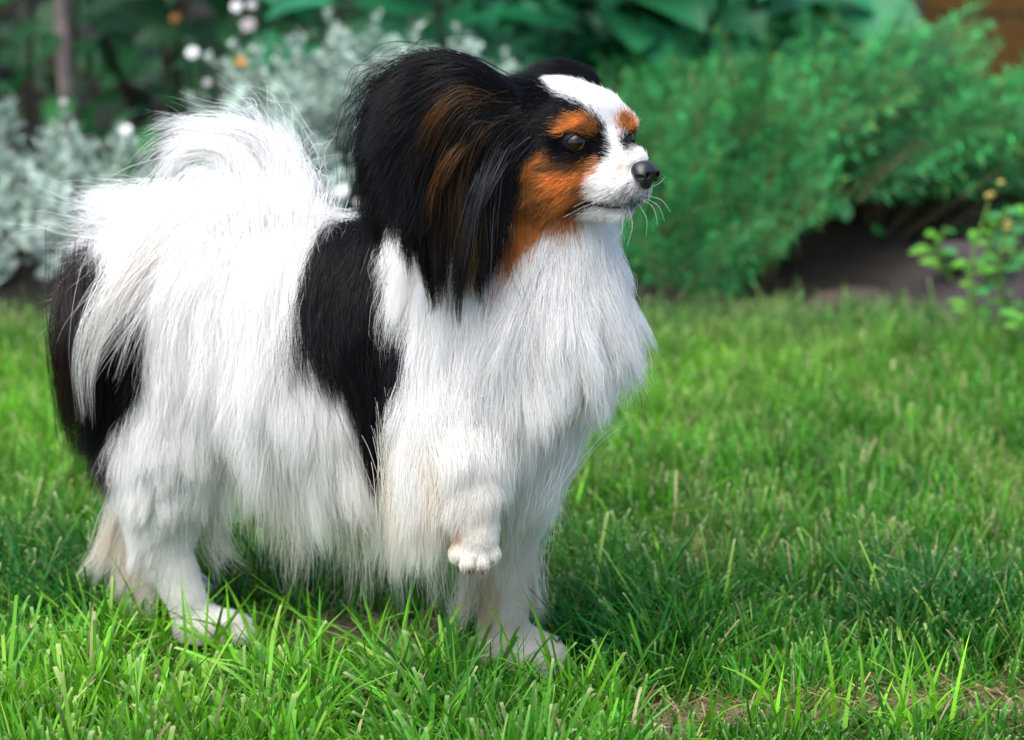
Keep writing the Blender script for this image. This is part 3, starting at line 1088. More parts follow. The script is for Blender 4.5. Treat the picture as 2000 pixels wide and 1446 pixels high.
VOX = 0.0017
lo = np.min([prim_box(p)[0] for p in prims], 0) - 0.012
hi = np.max([prim_box(p)[1] for p in prims], 0) + 0.012
lo[2] = min(lo[2], -0.012)
NV = np.ceil((hi - lo) / VOX).astype(int) + 1
vol = np.full(NV, 0.05, np.float32)
axs = [lo[i] + VOX * np.arange(NV[i]) for i in range(3)]
for pr in prims:
    b0, b1 = prim_box(pr)
    m = 0.03
    i0 = np.maximum(((b0 - m - lo) / VOX).astype(int), 0)
    i1 = np.minimum(((b1 + m - lo) / VOX).astype(int) + 2, NV)
    sl = tuple(slice(i0[i], i1[i]) for i in range(3))
    g = np.stack(np.meshgrid(*[axs[i][sl[i]] for i in range(3)], indexing='ij'), -1).astype(np.float32)
    d = prim_sdf(pr, g).astype(np.float32)
    k = pr[3]
    v = vol[sl]
    hh = np.clip(0.5 + 0.5 * (v - d) / k, 0, 1)
    vol[sl] = v * (1 - hh) + d * hh - k * hh * (1 - hh)


def sdf(p):
    q = (np.asarray(p) - lo) / VOX
    q = np.clip(q, 0, NV - 1.001)
    i = q.astype(np.int32)
    f = (q - i).astype(np.float32)
    r = 0
    for dx in (0, 1):
        wx = f[..., 0] if dx else 1 - f[..., 0]
        for dy in (0, 1):
            wy = f[..., 1] if dy else 1 - f[..., 1]
            for dz in (0, 1):
                wz = f[..., 2] if dz else 1 - f[..., 2]
                r = r + wx * wy * wz * vol[i[..., 0] + dx, i[..., 1] + dy, i[..., 2] + dz]
    return r


def sdf_grad(p):
    e = VOX * 1.2
    g = []
    for ax in range(3):
        o = np.zeros(3); o[ax] = e
        g.append(sdf(p + o) - sdf(p - o))
    return unit(np.stack(g, -1))


# sharpen the mouth line and the eye sockets before meshing
def carve(c0, c1, ra, rb, k=0.002):
    global vol
    pr = ('x', 'c', (c0, c1, ra, rb), k)
    b0, b1 = prim_box(pr)
    i0 = np.maximum(((b0 - .01 - lo) / VOX).astype(int), 0)
    i1 = np.minimum(((b1 + .01 - lo) / VOX).astype(int) + 2, NV)
    sl = tuple(slice(i0[i], i1[i]) for i in range(3))
    g = np.stack(np.meshgrid(*[axs[i][sl[i]] for i in range(3)], indexing='ij'), -1).astype(np.float32)
    d = -prim_sdf(pr, g).astype(np.float32)
    v = vol[sl]
    hh = np.clip(0.5 - 0.5 * (v - d) / k, 0, 1)
    vol[sl] = v * (1 - hh) + d * hh + k * hh * (1 - hh)


def raycast(px, py, near=1.2, far=1.9, n=900):
    """first point of the dog's skin on the line of sight, to lay coat markings on"""
    px = np.atleast_1d(np.asarray(px, float)); py = np.atleast_1d(np.asarray(py, float))
    d = np.stack([(px - 1000) / FPX, cp + (723 - py) / FPX * sp, -sp + (723 - py) / FPX * cp], -1)
    o = np.array([0, CAMY, CAMH])
    t = np.full(len(px), near)
    for _ in range(60):
        s = sdf(o + d * t[:, None])
        t += np.maximum(s, -0.002) * 0.9
    return o + d * t[:, None]


EYE_R = 0.0081
eye_c = [H(-4.2, -18.9, -.2), H(-4.2, 19.2, 0)]
for sgn, ec in zip((-1, 1), eye_c):
    gaze = R_head @ unit(np.array([.62, sgn * .78, .05]))
    carve(ec + gaze * .004, ec + gaze * .012, .0062, .0076, .003)

# mouth: line of the lips, carved in the muzzle
mouth_px = [(1260, 392), (1240, 400), (1215, 403), (1190, 399), (1168, 393), (1148, 392)]
mp = raycast([q[0] for q in mouth_px], [q[1] for q in mouth_px])
mp = mp[np.abs(sdf(mp)) < .003]
for a, b in zip(mp[:-1], mp[1:]):
    carve(a, b, .0019, .0019, .0015)


def surface_nets(vol):
    s = vol < 0
    c = np.zeros(np.array(vol.shape) - 1, np.uint8)
    n0, n1, n2 = c.shape
    for dx in (0, 1):
        for dy in (0, 1):
            for dz in (0, 1):
                c += s[dx:n0 + dx, dy:n1 + dy, dz:n2 + dz]
    act = (c > 0) & (c < 8)
    I = np.argwhere(act)
    idx = np.full(c.shape, -1, np.int32)
    idx[act] = np.arange(len(I))
    acc = np.zeros((len(I), 3)); cnt = np.zeros(len(I))
    corners = [(a, b, d) for a in (0, 1) for b in (0, 1) for d in (0, 1)]
    for i, ca in enumerate(corners):
        for cb in corners[i + 1:]:
            if sum(abs(u - w) for u, w in zip(ca, cb)) != 1: continue
            va = vol[I[:, 0] + ca[0], I[:, 1] + ca[1], I[:, 2] + ca[2]]
            vb = vol[I[:, 0] + cb[0], I[:, 1] + cb[1], I[:, 2] + cb[2]]
            x = (va < 0) != (vb < 0)
            t = np.where(x, va / (va - vb + 1e-12), 0)
            p = np.array(ca) + t[:, None] * (np.array(cb) - np.array(ca))
            acc[x] += p[x]; cnt[x] += 1
    verts = lo + VOX * (I + acc / cnt[:, None])
    quads = []
    for ax in range(3):
        u, w = [(1, 2), (2, 0), (0, 1)][ax]
        sa = np.moveaxis(s, ax, 0)
        e = np.moveaxis(sa[:-1] != sa[1:], 0, ax)
        E = np.argwhere(e)
        E = E[(E[:, u] > 0) & (E[:, w] > 0) & (E[:, u] < c.shape[u]) & (E[:, w] < c.shape[w])]
        du = np.zeros(3, int); du[u] = 1
        dw = np.zeros(3, int); dw[w] = 1
        q = np.stack([idx[tuple((E - du - dw).T)], idx[tuple((E - dw).T)], idx[tuple(E.T)], idx[tuple((E - du).T)]], 1)
        fl = s[tuple(E.T)]
        q[~fl] = q[~fl][:, ::-1]
        quads.append(q)
    return verts, np.concatenate(quads)


dv, df = surface_nets(vol)
# light smoothing
nb = np.concatenate([df[:, [0, 1]], df[:, [1, 2]], df[:, [2, 3]], df[:, [3, 0]]])
nb = np.concatenate([nb, nb[:, ::-1]])
deg = np.bincount(nb[:, 0], minlength=len(dv))[:, None]
for _ in range(2):
    av = np.stack([np.bincount(nb[:, 0], dv[nb[:, 1], i], len(dv)) for i in range(3)], 1) / deg
    dv = dv * .5 + av * .5


def group_of(p):
    best = np.full(len(p), 9.0); gi = np.zeros(len(p), int)
    for pr in prims:
        d = prim_sdf(pr, p)
        g = GROUPS.index(pr[0])
        m = d < best
        best[m] = d[m]; gi[m] = g
    return gi


# ---------------------------------------------------------------- coat colours (markings of the coat, laid on by where the roots are)
WHITE = np.array([.90, .895, .885]); CREAM = np.array([.74, .65, .50]); BLACK = np.array([.0045, .005, .0075])
TAN = np.array([.62, .255, .070]); BROWN = np.array([.10, .055, .022]); GREY = np.array([.16, .16, .18])
POLY_CAP = [(940, 150), (1045, 166), (1110, 190), (1150, 215), (1178, 250), (1196, 285), (1187, 312), (1150, 308),
            (1120, 312), (1085, 292), (1040, 306), (1005, 335), (985, 400), (970, 450), (978, 510), (940, 580), (700, 620), (680, 150), (860, 90)]
POLY_CHEEK = [(1085, 290), (1130, 316), (1165, 308), (1185, 312), (1158, 345), (1150, 370), (1168, 392), (1140, 418), (1070, 436),
              (1030, 462), (1008, 512), (985, 515), (970, 455), (983, 390), (1003, 340), (1040, 305)]
POLY_BROW = [(1086, 268), (1096, 240), (1122, 222), (1152, 230), (1168, 252), (1164, 268), (1130, 258), (1105, 264)]
POLY_BROW2 = [(1202, 242), (1214, 222), (1236, 230), (1243, 262), (1212, 262)]
POLY_SADDLE = [(645, 430), (770, 415), (775, 500), (770, 540), (800, 565), (812, 640), (790, 700), (760, 770), (730, 830), (712, 810),
               (685, 740), (630, 670), (580, 600), (580, 560), (600, 510), (625, 470)]
POLY_CUL = [(90, 620), (140, 510), (190, 500), (255, 530), (290, 580), (292, 690), (255, 760), (232, 840), (190, 960), (130, 960), (80, 720)]


def coat_color(p, gi, r=rng):
    px, py = proj(p)
    j = r.normal(0, 1, (2, len(p))) * np.where(gi >= 6, 5.0, 3.5)
    px = px + j[0]; py = py + j[1]
    c = np.tile(WHITE, (len(p), 1))
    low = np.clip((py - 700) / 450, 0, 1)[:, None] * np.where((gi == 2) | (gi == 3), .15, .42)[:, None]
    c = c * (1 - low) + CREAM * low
    hd = gi >= 6
    ear = gi >= 7
    def put(m, col, a=1.0):
        c[m] = c[m] * (1 - a) + np.asarray(col) * a
    q = (p - HO) @ R_head * 1000     # head coordinates, mm
    # hidden (left) side of the head mirrors the seen one
    far = hd & (q[:, 1] > 9) & (q[:, 0] < -14) & (q[:, 2] < 40)
    put(far, BLACK)
    put(hd & inpoly(px, py, POLY_CAP) & (q[:, 1] < 8), BLACK)
    put((hd | (p[:, 1] < -.05)) & (gi < 7) & inpoly(px, py, POLY_CHEEK), TAN)
    put(hd & inpoly(px, py, POLY_BROW), TAN)
    put(hd & inpoly(px, py, POLY_BROW2), TAN)
    e = ((px - 1122) / 41) ** 2 + ((py - 289) / 32) ** 2
    put(hd & (e < 1), BLACK)
    put(hd & (((px - 1160) / 20) ** 2 + ((py - 300) / 12) ** 2 < 1), BLACK)
    put(hd & (((px - 1237) / 20) ** 2 + ((py - 277) / 20) ** 2 < 1), BLACK)
    put(hd & (((px - 1105) / 45) ** 2 + ((py - 322) / 10) ** 2 < 1), BROWN * .6, .75)
    put(hd & (((px - 1062) / 30) ** 2 + ((py - 410) / 10) ** 2 < 1), BROWN, .5)
    put(hd & (((px - 1140) / 26) ** 2 + ((py - 398) / 9) ** 2 < 1), BROWN * .4, .8)
    g = np.exp(-(((px - 1240) / 34) ** 2 + ((py - 385) / 22) ** 2))
    put(hd & (r.random(len(p)) < g * .8), GREY)
    put(hd & (((px - 1218) / 8) ** 2 + ((py - 328) / 9) ** 2 < 1), TAN, .4)
    put(hd & (((px - 1207) / 6) ** 2 + ((py - 343) / 6) ** 2 < 1), TAN, .2)
    put(ear, BLACK)
    b = ~hd
    put(b & inpoly(px, py, POLY_SADDLE), BLACK)
    cul = b & inpoly(px, py, POLY_CUL)
    put(cul, BLACK)
    put(cul & (py > 800) & (r.random(len(p)) < .5), BROWN * .5)
    rs = gi == 5
    put(rs & (((px - 885) / 18) ** 2 + ((py - 1030) / 45) ** 2 < 1), (.66, .46, .32), .6)
    td = np.full(len(p), 9.0)
    for x_, y_, yy_ in TOES:
        a_, b_ = P(926, 1044, -.111), P(x_, y_, yy_)
        h_ = np.clip((p - a_) @ (b_ - a_) / ((b_ - a_) @ (b_ - a_)), 0, 1)
        td = np.minimum(td, np.linalg.norm(p - a_ - h_[:, None] * (b_ - a_), axis=1) - (.0070 - .0020 * h_))
    py0 = proj(p)[1]
    put(rs & (td > .0002) & (py0 > 1086), (.36, .26, .18), .6)  # gaps between the toes coloured brown so the toes read apart
    put(rs & (py0 > 1106), (.34, .22, .15), .6)
    put(b & (((px - 855) / 14) ** 2 + ((py - 885) / 12) ** 2 < 1), (.70, .40, .26), .6)
    put(b & (gi == 4) & (((px - 955) / 22) ** 2 + ((py - 1150) / 60) ** 2 < 1), (.70, .50, .30), .5)
    return c


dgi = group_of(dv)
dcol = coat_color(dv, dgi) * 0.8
dpx, dpy = proj(dv)
ml = np.min([np.linalg.norm(dv - (a * (1 - t) + b * t), axis=1) for a, b in zip(mp[:-1], mp[1:]) for t in (0, .33, .66)], 0)
dcol[ml < .0022] = (.015, .012, .013)
for ec in eye_c:
    dcol[np.linalg.norm(dv - ec, axis=1) < .0125] = (.008, .008, .009)

dog = empty('dog', (-.09, .02, 0), 'long haired white, black and tan butterfly eared dog standing with one forepaw raised', 'dog')
body = link('body', mesh_np('body', dv, df, M_skin, dcol), dog)

# ---------------------------------------------------------------- eyes
def ball(n=40, m=28):
    bm = bmesh.new()
    bmesh.ops.create_uvsphere(bm, u_segments=n, v_segments=m, radius=1)
    v = np.array([x.co[:] for x in bm.verts]); f = [[x.index for x in q.verts] for q in bm.faces]
    bm.free()
    return v, f


bv, bf = ball()
for sgn, ec in zip((-1, 1), eye_c):
    gaze = unit(R_head @ np.array([.70, sgn * .70, .06]))
    if sgn < 0: gaze = unit(np.array([.45, -.88, .12]))
    else: gaze = unit(np.array([.80, -.55, .05]))
    z = gaze; x = unit(np.cross([0, 0, 1], z)); y = np.cross(z, x)
    R = np.stack([x, y, z], 1)
    me = bpy.data.meshes.new('eye')
    cosang = bv[:, 2]
    bulge = 1 + .07 * np.clip((cosang - .78) / .22, 0, 1)
    me.from_pydata((ec + (bv * bulge[:, None] * EYE_R) @ R.T).tolist(), [], bf)
    ang = np.degrees(np.arccos(np.clip(cosang, -1, 1)))
    c = np.where(ang[:, None] < 17, np.array([.002, .002, .002]),
                 np.where(ang[:, None] < 42, np.array([.017, .0075, .003]) * (0.5 + .9 * (ang[:, None] - 17) / 25), np.array([.008, .006, .006])))
    a = me.attributes.new('col', 'FLOAT_COLOR', 'POINT')
    a.data.foreach_set('color', np.concatenate([c, np.ones((len(c), 1))], 1).astype(np.float32).ravel())
    me.polygons.foreach_set('use_smooth', [True] * len(me.polygons))
    me.materials.append(M_eye)
    eye = link('eye', me, dog)
    # lids: an almond shaped rim lying on the eyeball
    n = 40
    th = np.linspace(0, 2 * math.pi, n, endpoint=False)
    aw, ah = .0073, .0053
    ax_ = aw * np.cos(th)
    ay_ = ah * np.sin(th) * (1 - .38 * np.cos(th) ** 2)
    ro = .12
    ax_, ay_ = ax_ * math.cos(ro) + ay_ * math.sin(ro), -ax_ * math.sin(ro) + ay_ * math.cos(ro)
    ay_ = ay_ - .0004
    rv = []
    for q, (tq, rq) in enumerate(((0, .985), (.0, 1.03), (.10, 1.05), (.25, 1.03), (.5, .99), (.8, .93), (1.0, .85))):
        rim = EYE_R * 1.02
        ex = ax_ * (1 - tq) + rim * np.cos(th) * tq
        ey = ay_ * (1 - tq) + rim * np.sin(th) * tq
        rho = np.sqrt(ex ** 2 + ey ** 2)
        R_ = EYE_R * rq * 1.05
        ez = np.sqrt(np.maximum(R_ ** 2 - np.minimum(rho, R_ * .999) ** 2, 1e-8))
        rv.append(np.stack([ex, ey, ez], 1))
    rv = np.concatenate(rv) @ R.T + ec
    rf = [[q * n + i, q * n + (i + 1) % n, (q + 1) * n + (i + 1) % n, (q + 1) * n + i] for q in range(6) for i in range(n)]
    link('eyelid', mesh_np('eyelid', rv, np.array(rf), M_lid, np.tile([.006, .006, .007], (len(rv), 1))), dog)

# ---------------------------------------------------------------- lips and claws
def tube_np(path, rad, n=6):
    p = np.asarray(path, float); m = len(p)
    rad = np.broadcast_to(rad, m)
    d = unit(np.gradient(p, axis=0))
    s = unit(np.cross(d, np.array([.13, .2, .97]))); t = np.cross(d, s)
    a = np.linspace(0, 2 * math.pi, n, endpoint=False)
    v = p[:, None] + rad[:, None, None] * (np.cos(a)[None, :, None] * s[:, None] + np.sin(a)[None, :, None] * t[:, None])
    i = np.arange(m * n).reshape(m, n)
    return v.reshape(-1, 3), np.stack([i[:-1], np.roll(i[:-1], -1, 1), np.roll(i[1:], -1, 1), i[1:]], -1).reshape(-1, 4)


lp = cr_poly(mp, 24)
lp = lp + sdf_grad(lp) * .0017
lv_, lf_ = tube_np(lp, np.sin(np.linspace(.25, math.pi - .25, 24)) * .0015 + .0003)
link('lip', mesh_np('lip', lv_, lf_, M_lid, np.tile([.012, .010, .011], (len(lv_), 1))), dog)
for (x_, y_, yy_) in ((894, 1094, -.118), (914, 1112, -.122), (938, 1113, -.121), (960, 1094, -.116)):
    c0 = P(x_, y_ - 8, yy_ + .002); c1 = P(x_ + 4, y_ + 9, yy_ - .001)
    cv_, cf_ = tube_np(np.stack([c0, (c0 + c1) / 2, c1]), np.array([.0013, .0011, .0002]))
    link('claw', mesh_np('claw', cv_, cf_, M_lid, np.tile([.03, .018, .013], (len(cv_), 1))), dog)

# ---------------------------------------------------------------- nose leather
def small_sdf_mesh(fn, c, half, vx):
    n = np.ceil(np.array(half) * 2 / vx).astype(int) + 1
    ax = [-half[i] + vx * np.arange(n[i]) for i in range(3)]
    g = np.stack(np.meshgrid(*ax, indexing='ij'), -1)
    v = fn(g).astype(np.float32)
    global lo, VOX
    ol, ov = lo, VOX
    lo, VOX = -np.array(half), vx
    vv, ff = surface_nets(v)
    lo, VOX = ol, ov
    return vv, ff


def nose_fn(g):   # mm in head axes about the nose centre
    def e(c, r):
        q = g - np.array(c); k0 = np.sqrt(((q / r) ** 2).sum(-1)); k1 = np.sqrt(((q / np.array(r) ** 2) ** 2).sum(-1)) + 1e-9
        return k0 * (k0 - 1) / k1
    def smin(a, b, k):
        h = np.clip(.5 + .5 * (b - a) / k, 0, 1); return b * (1 - h) + a * h - k * h * (1 - h)
    d = e((0, 0, 1.0), (7.5, 8.6, 6.0))
    d = smin(d, e((2.5, 4.6, -1.5), (5, 4.6, 4.4)), 2.0)
    d = smin(d, e((2.5, -4.6, -1.5), (5, 4.6, 4.4)), 2.0)
    d = smin(d, e((2.0, 0, -5.5), (4.2, 3.2, 4.8)), 2.0)
    for s in (-1, 1):
        d = np.maximum(d, -e((7.2, s * 4.4, -1.2), (4.2, 2.0, 1.9)))
        d = np.maximum(d, -e((4.5, s * 8.6, -2.4), (3.5, 2.2, 1.2)))
    d = np.maximum(d, -e((8.2, 0, -5), (2.0, .5, 6)))
    return d


nv, nf = small_sdf_mesh(nose_fn, None, (12, 12, 13), .5)
nv = nv + np.array([32.0, 0, -14.0])
nv = (nv - np.array([32.0, 0, -14.0])) * .92 + np.array([32.0, 0, -13.6])
nvw = HO + (nv * .001) @ R_head.T
link('nose', mesh_np('nose', nvw, nf, M_nose, np.tile([.012, .012, .014], (len(nvw), 1))), dog)
# ================================================================== the coat: real strands
# guide: (px, py, dx, dy(down), length px, lift)
G_HEAD = [(1205, 300, -.7, -.5, 9, .30), (1215, 330, -.9, .0, 9, .30), (1190, 350, -1, .15, 14, .3), (1240, 385, -.6, .8, 16, .3),
          (1200, 380, -.9, .4, 18, .3), (1205, 425, -.7, .6, 24, .35), (1160, 430, -.8, .6, 34, .3), (1260, 400, -.1, 1, 16, .4),
          (1175, 230, -.55, -.8, 12, .35), (1150, 190, -.75, -.6, 20, .35), (1100, 165, -.95, -.3, 26, .35), (1050, 165, -1, -.1, 34, .3),
          (1215, 235, -.2, -.9, 12, .5), (1130, 240, -.8, -.5, 14, .3), (1095, 255, -.9, -.2, 20, .25),
          (1060, 220, -1, -.05, 44, .2), (1010, 230, -1, .15, 60, .25), (1050, 280, -1, .1, 44, .2), (1000, 300, -.85, .5, 60, .25),
          (1130, 330, -1, .2, 16, .22), (1100, 360, -1, .35, 26, .22), (1140, 400, -1, .3, 26, .22), (1060, 350, -.9, .5, 34, .25),
          (1040, 420, -.75, .8, 46, .25), (1000, 420, -.5, .95, 56, .25), (1010, 490, -.3, 1, 60, .25), (990, 500, -.3, 1, 60, .25),
          (1080, 430, -.7, .8, 44, .25)]
G_EAR = [(985, 200, -1, -.35, 50, .12), (920, 150, -1, -.35, 60, .12), (860, 115, -1, -.05, 60, .12), (780, 130, -.9, .3, 60, .12),
         (740, 180, -.5, .8, 80, .12), (750, 260, -.1, 1, 110, .12), (850, 200, -.8, .5, 120, .2), (860, 300, -.2, 1, 150, .2),
         (940, 270, -.3, 1, 140, .2), (1100, 140, -.8, -.4, 40, .4)]
G_BODY = [(1120, 480, -.05, 1, 90, .30), (1060, 520, -.25, 1, 130, .35), (1000, 560, -.45, .9, 150, .3), (1180, 500, .45, 1, 105, .65),
          (1200, 600, .25, 1, 95, .62), (1130, 640, .1, 1, 130, .5), (1050, 640, -.1, 1, 160, .4), (1180, 740, -.15, 1, 90, .45),
          (1120, 780, -.2, 1, 90, .4), (1050, 800, -.3, 1, 110, .4), (950, 700, -.3, 1, 150, .3), (880, 640, .15, 1, 130, .3),
          (850, 740, .25, 1, 110, .3), (900, 820, .35, 1, 110, .35), (1000, 880, -.15, 1, 90, .35),
          (740, 470, .05, 1, 110, .2), (690, 470, -.15, 1, 120, .2), (620, 560, .25, 1, 120, .15), (690, 560, .12, 1, 140, .15), (640, 650, .55, 1, 120, .12), (700, 680, .25, 1, 130, .12), (780, 620, -.2, 1, 110, .12), (700, 760, .25, 1, 120, .1), (760, 740, -.15, 1, 120, .12), (730, 820, .05, 1, 160, .1),
          (620, 440, -.1, 1, 140, .22), (520, 430, -.05, 1, 200, .16), (560, 560, .0, 1, 240, .2), (480, 600, -.03, 1, 210, .2),
          (560, 700, .10, 1, 210, .2), (480, 720, .02, 1, 230, .2), (440, 780, .05, 1, 190, .2), (600, 780, .18, 1, 230, .25), (520, 800, .14, 1, 210, .28), (660, 840, .2, 1, 210, .25),
          (760, 850, .05, 1, 200, .25), (820, 860, -.05, 1, 200, .25),
          (400, 420, -.3, 1, 200, .14), (330, 450, -.55, .85, 150, .2), (380, 540, -.2, 1, 210, .25), (290, 530, -.4, .9, 90, .3), (320, 580, -.15, 1, 150, .25),
          (220, 580, -.35, .9, 130, .35), (400, 660, -.05, 1, 150, .22), (400, 720, .05, 1, 130, .25), (300, 660, -.25, 1, 170, .25), (250, 660, -.3, 1, 130, .3),
          (200, 700, -.25, 1, 120, .35), (190, 800, -.15, 1, 130, .35)]
G_LEG = [(310, 720, -.05, 1, 120, .25), (350, 820, .05, 1, 95, .35), (340, 900, .0, 1, 70, .3), (270, 800, -.25, 1, 110, .3), (220, 800, -.3, 1, 120, .3), (380, 900, .15, 1, 90, .3),
         (310, 920, -.2, 1, 90, .28), (250, 930, -.5, .85, 120, .35), (300, 990, -.5, .9, 90, .3), (350, 1000, .0, 1, 40, .2), (355, 1040, .1, 1, 22, .12), (330, 1050, -.1, 1, 24, .12),
         (305, 1070, -.55, .8, 60, .3), (335, 1120, -.05, 1, 24, .18), (375, 1120, .1, 1, 28, .2), (370, 1200, .1, 1, 22, .25),
         (430, 1235, .8, .5, 18, .25), (480, 1242, .9, .3, 12, .25),
         (960, 880, -.05, 1, 120, .3), (1040, 900, -.1, 1, 80, .3), (1030, 1020, -.05, 1, 40, .22), (960, 1080, -.05, 1, 36, .18), (930, 1080, -.25, 1, 60, .25),
         (980, 1160, .05, 1, 22, .15), (935, 1180, -.15, 1, 36, .22), (1040, 1160, .1, 1, 32, .2), (985, 1220, .15, 1, 26, .25), (1010, 1255, .7, .6, 20, .25), (1080, 1280, .9, .4, 14, .25)]
G_RAISE = [(890, 720, -.05, 1, 150, .25), (860, 800, -.1, 1, 160, .25), (920, 800, .15, 1, 140, .25), (850, 900, -.05, 1, 170, .25),
           (900, 920, .25, 1, 80, .2), (935, 950, .0, 1, 50, .12), (930, 1000, .0, 1, 26, .12), (930, 1044, .02, 1, 14, .12), (900, 1082, .05, 1, 8, .12), (927, 1095, .0, 1, 8, .12), (955, 1085, .05, 1, 8, .12)]
GSET = {'body': G_BODY, 'tail': G_BODY, 'hind': G_LEG, 'far': G_LEG, 'fore': G_LEG, 'raise': G_RAISE, 'head': G_HEAD, 'ear': G_EAR, 'farear': G_EAR}
DENS = {'body': 1.0, 'tail': 1.0, 'hind': 1.3, 'far': 1.3, 'fore': 1.6, 'raise': 1.6, 'head': 4.5, 'ear': 1.6, 'farear': 2.5}
CAMP = np.array([0, CAMY, CAMH])


def sample_roots(n, r):
    p0, p1, p2, p3 = (dv[df[:, i]] for i in range(4))
    nrm = np.cross(p2 - p0, p3 - p1)
    area = np.linalg.norm(nrm, axis=1) / 2
    c = (p0 + p1 + p2 + p3) / 4
    g = group_of(c)
    w = area * np.array([DENS[x] for x in GROUPS])[g]
    vd = unit(CAMP - c)
    fac = (unit(sdf_grad(c)) * vd).sum(1)
    w = w * np.where(fac < -.25, .45, 1.0)
    i = r.choice(len(df), n, p=w / w.sum())
    u, v = r.random((2, n, 1))
    return p0[i] * (1 - u) * (1 - v) + p1[i] * u * (1 - v) + p2[i] * u * v + p3[i] * (1 - u) * v, g[i]


def field(p, gi):
    px, py = proj(p)
    out = np.zeros((len(p), 4))
    for k, name in enumerate(GROUPS):
        m = gi == k
        if not m.any(): continue
        G = np.array(GSET[name], float)
        d2 = (px[m][:, None] - G[None, :, 0]) ** 2 + (py[m][:, None] - G[None, :, 1]) ** 2
        w = 1 / (d2 + 400) ** 1.6
        w /= w.sum(1, keepdims=True)
        f = np.stack([G[:, 2], G[:, 3], G[:, 4], G[:, 5]], 1)
        f[:, :2] = unit(f[:, :2])
        out[m] = w @ f
    return out


def wav(r, N, n, amp, freq):
    """smooth individual waviness, (N,n,3)"""
    t = np.linspace(0, 1, n)[None, :, None]
    o = 0
    for f in (freq, freq * 2.1):
        ph = r.random((N, 1, 3)) * 6.283
        a = r.normal(0, 1, (N, 1, 3)) * amp * (freq / f)
        o = o + a * (np.sin(t * f * 6.283 + ph) - np.sin(ph)) * t ** .7
    return o


def push_out(p, off):
    s = sdf(p)
    m = s < off
    if m.any():
        q = p[m]
        q = q + sdf_grad(q) * (np.broadcast_to(off, s.shape)[m] - s[m])[:, None]
        p[m] = q
    return p


VX, VZ = np.array([1.0, 0, 0]), np.array([0, sp, cp])


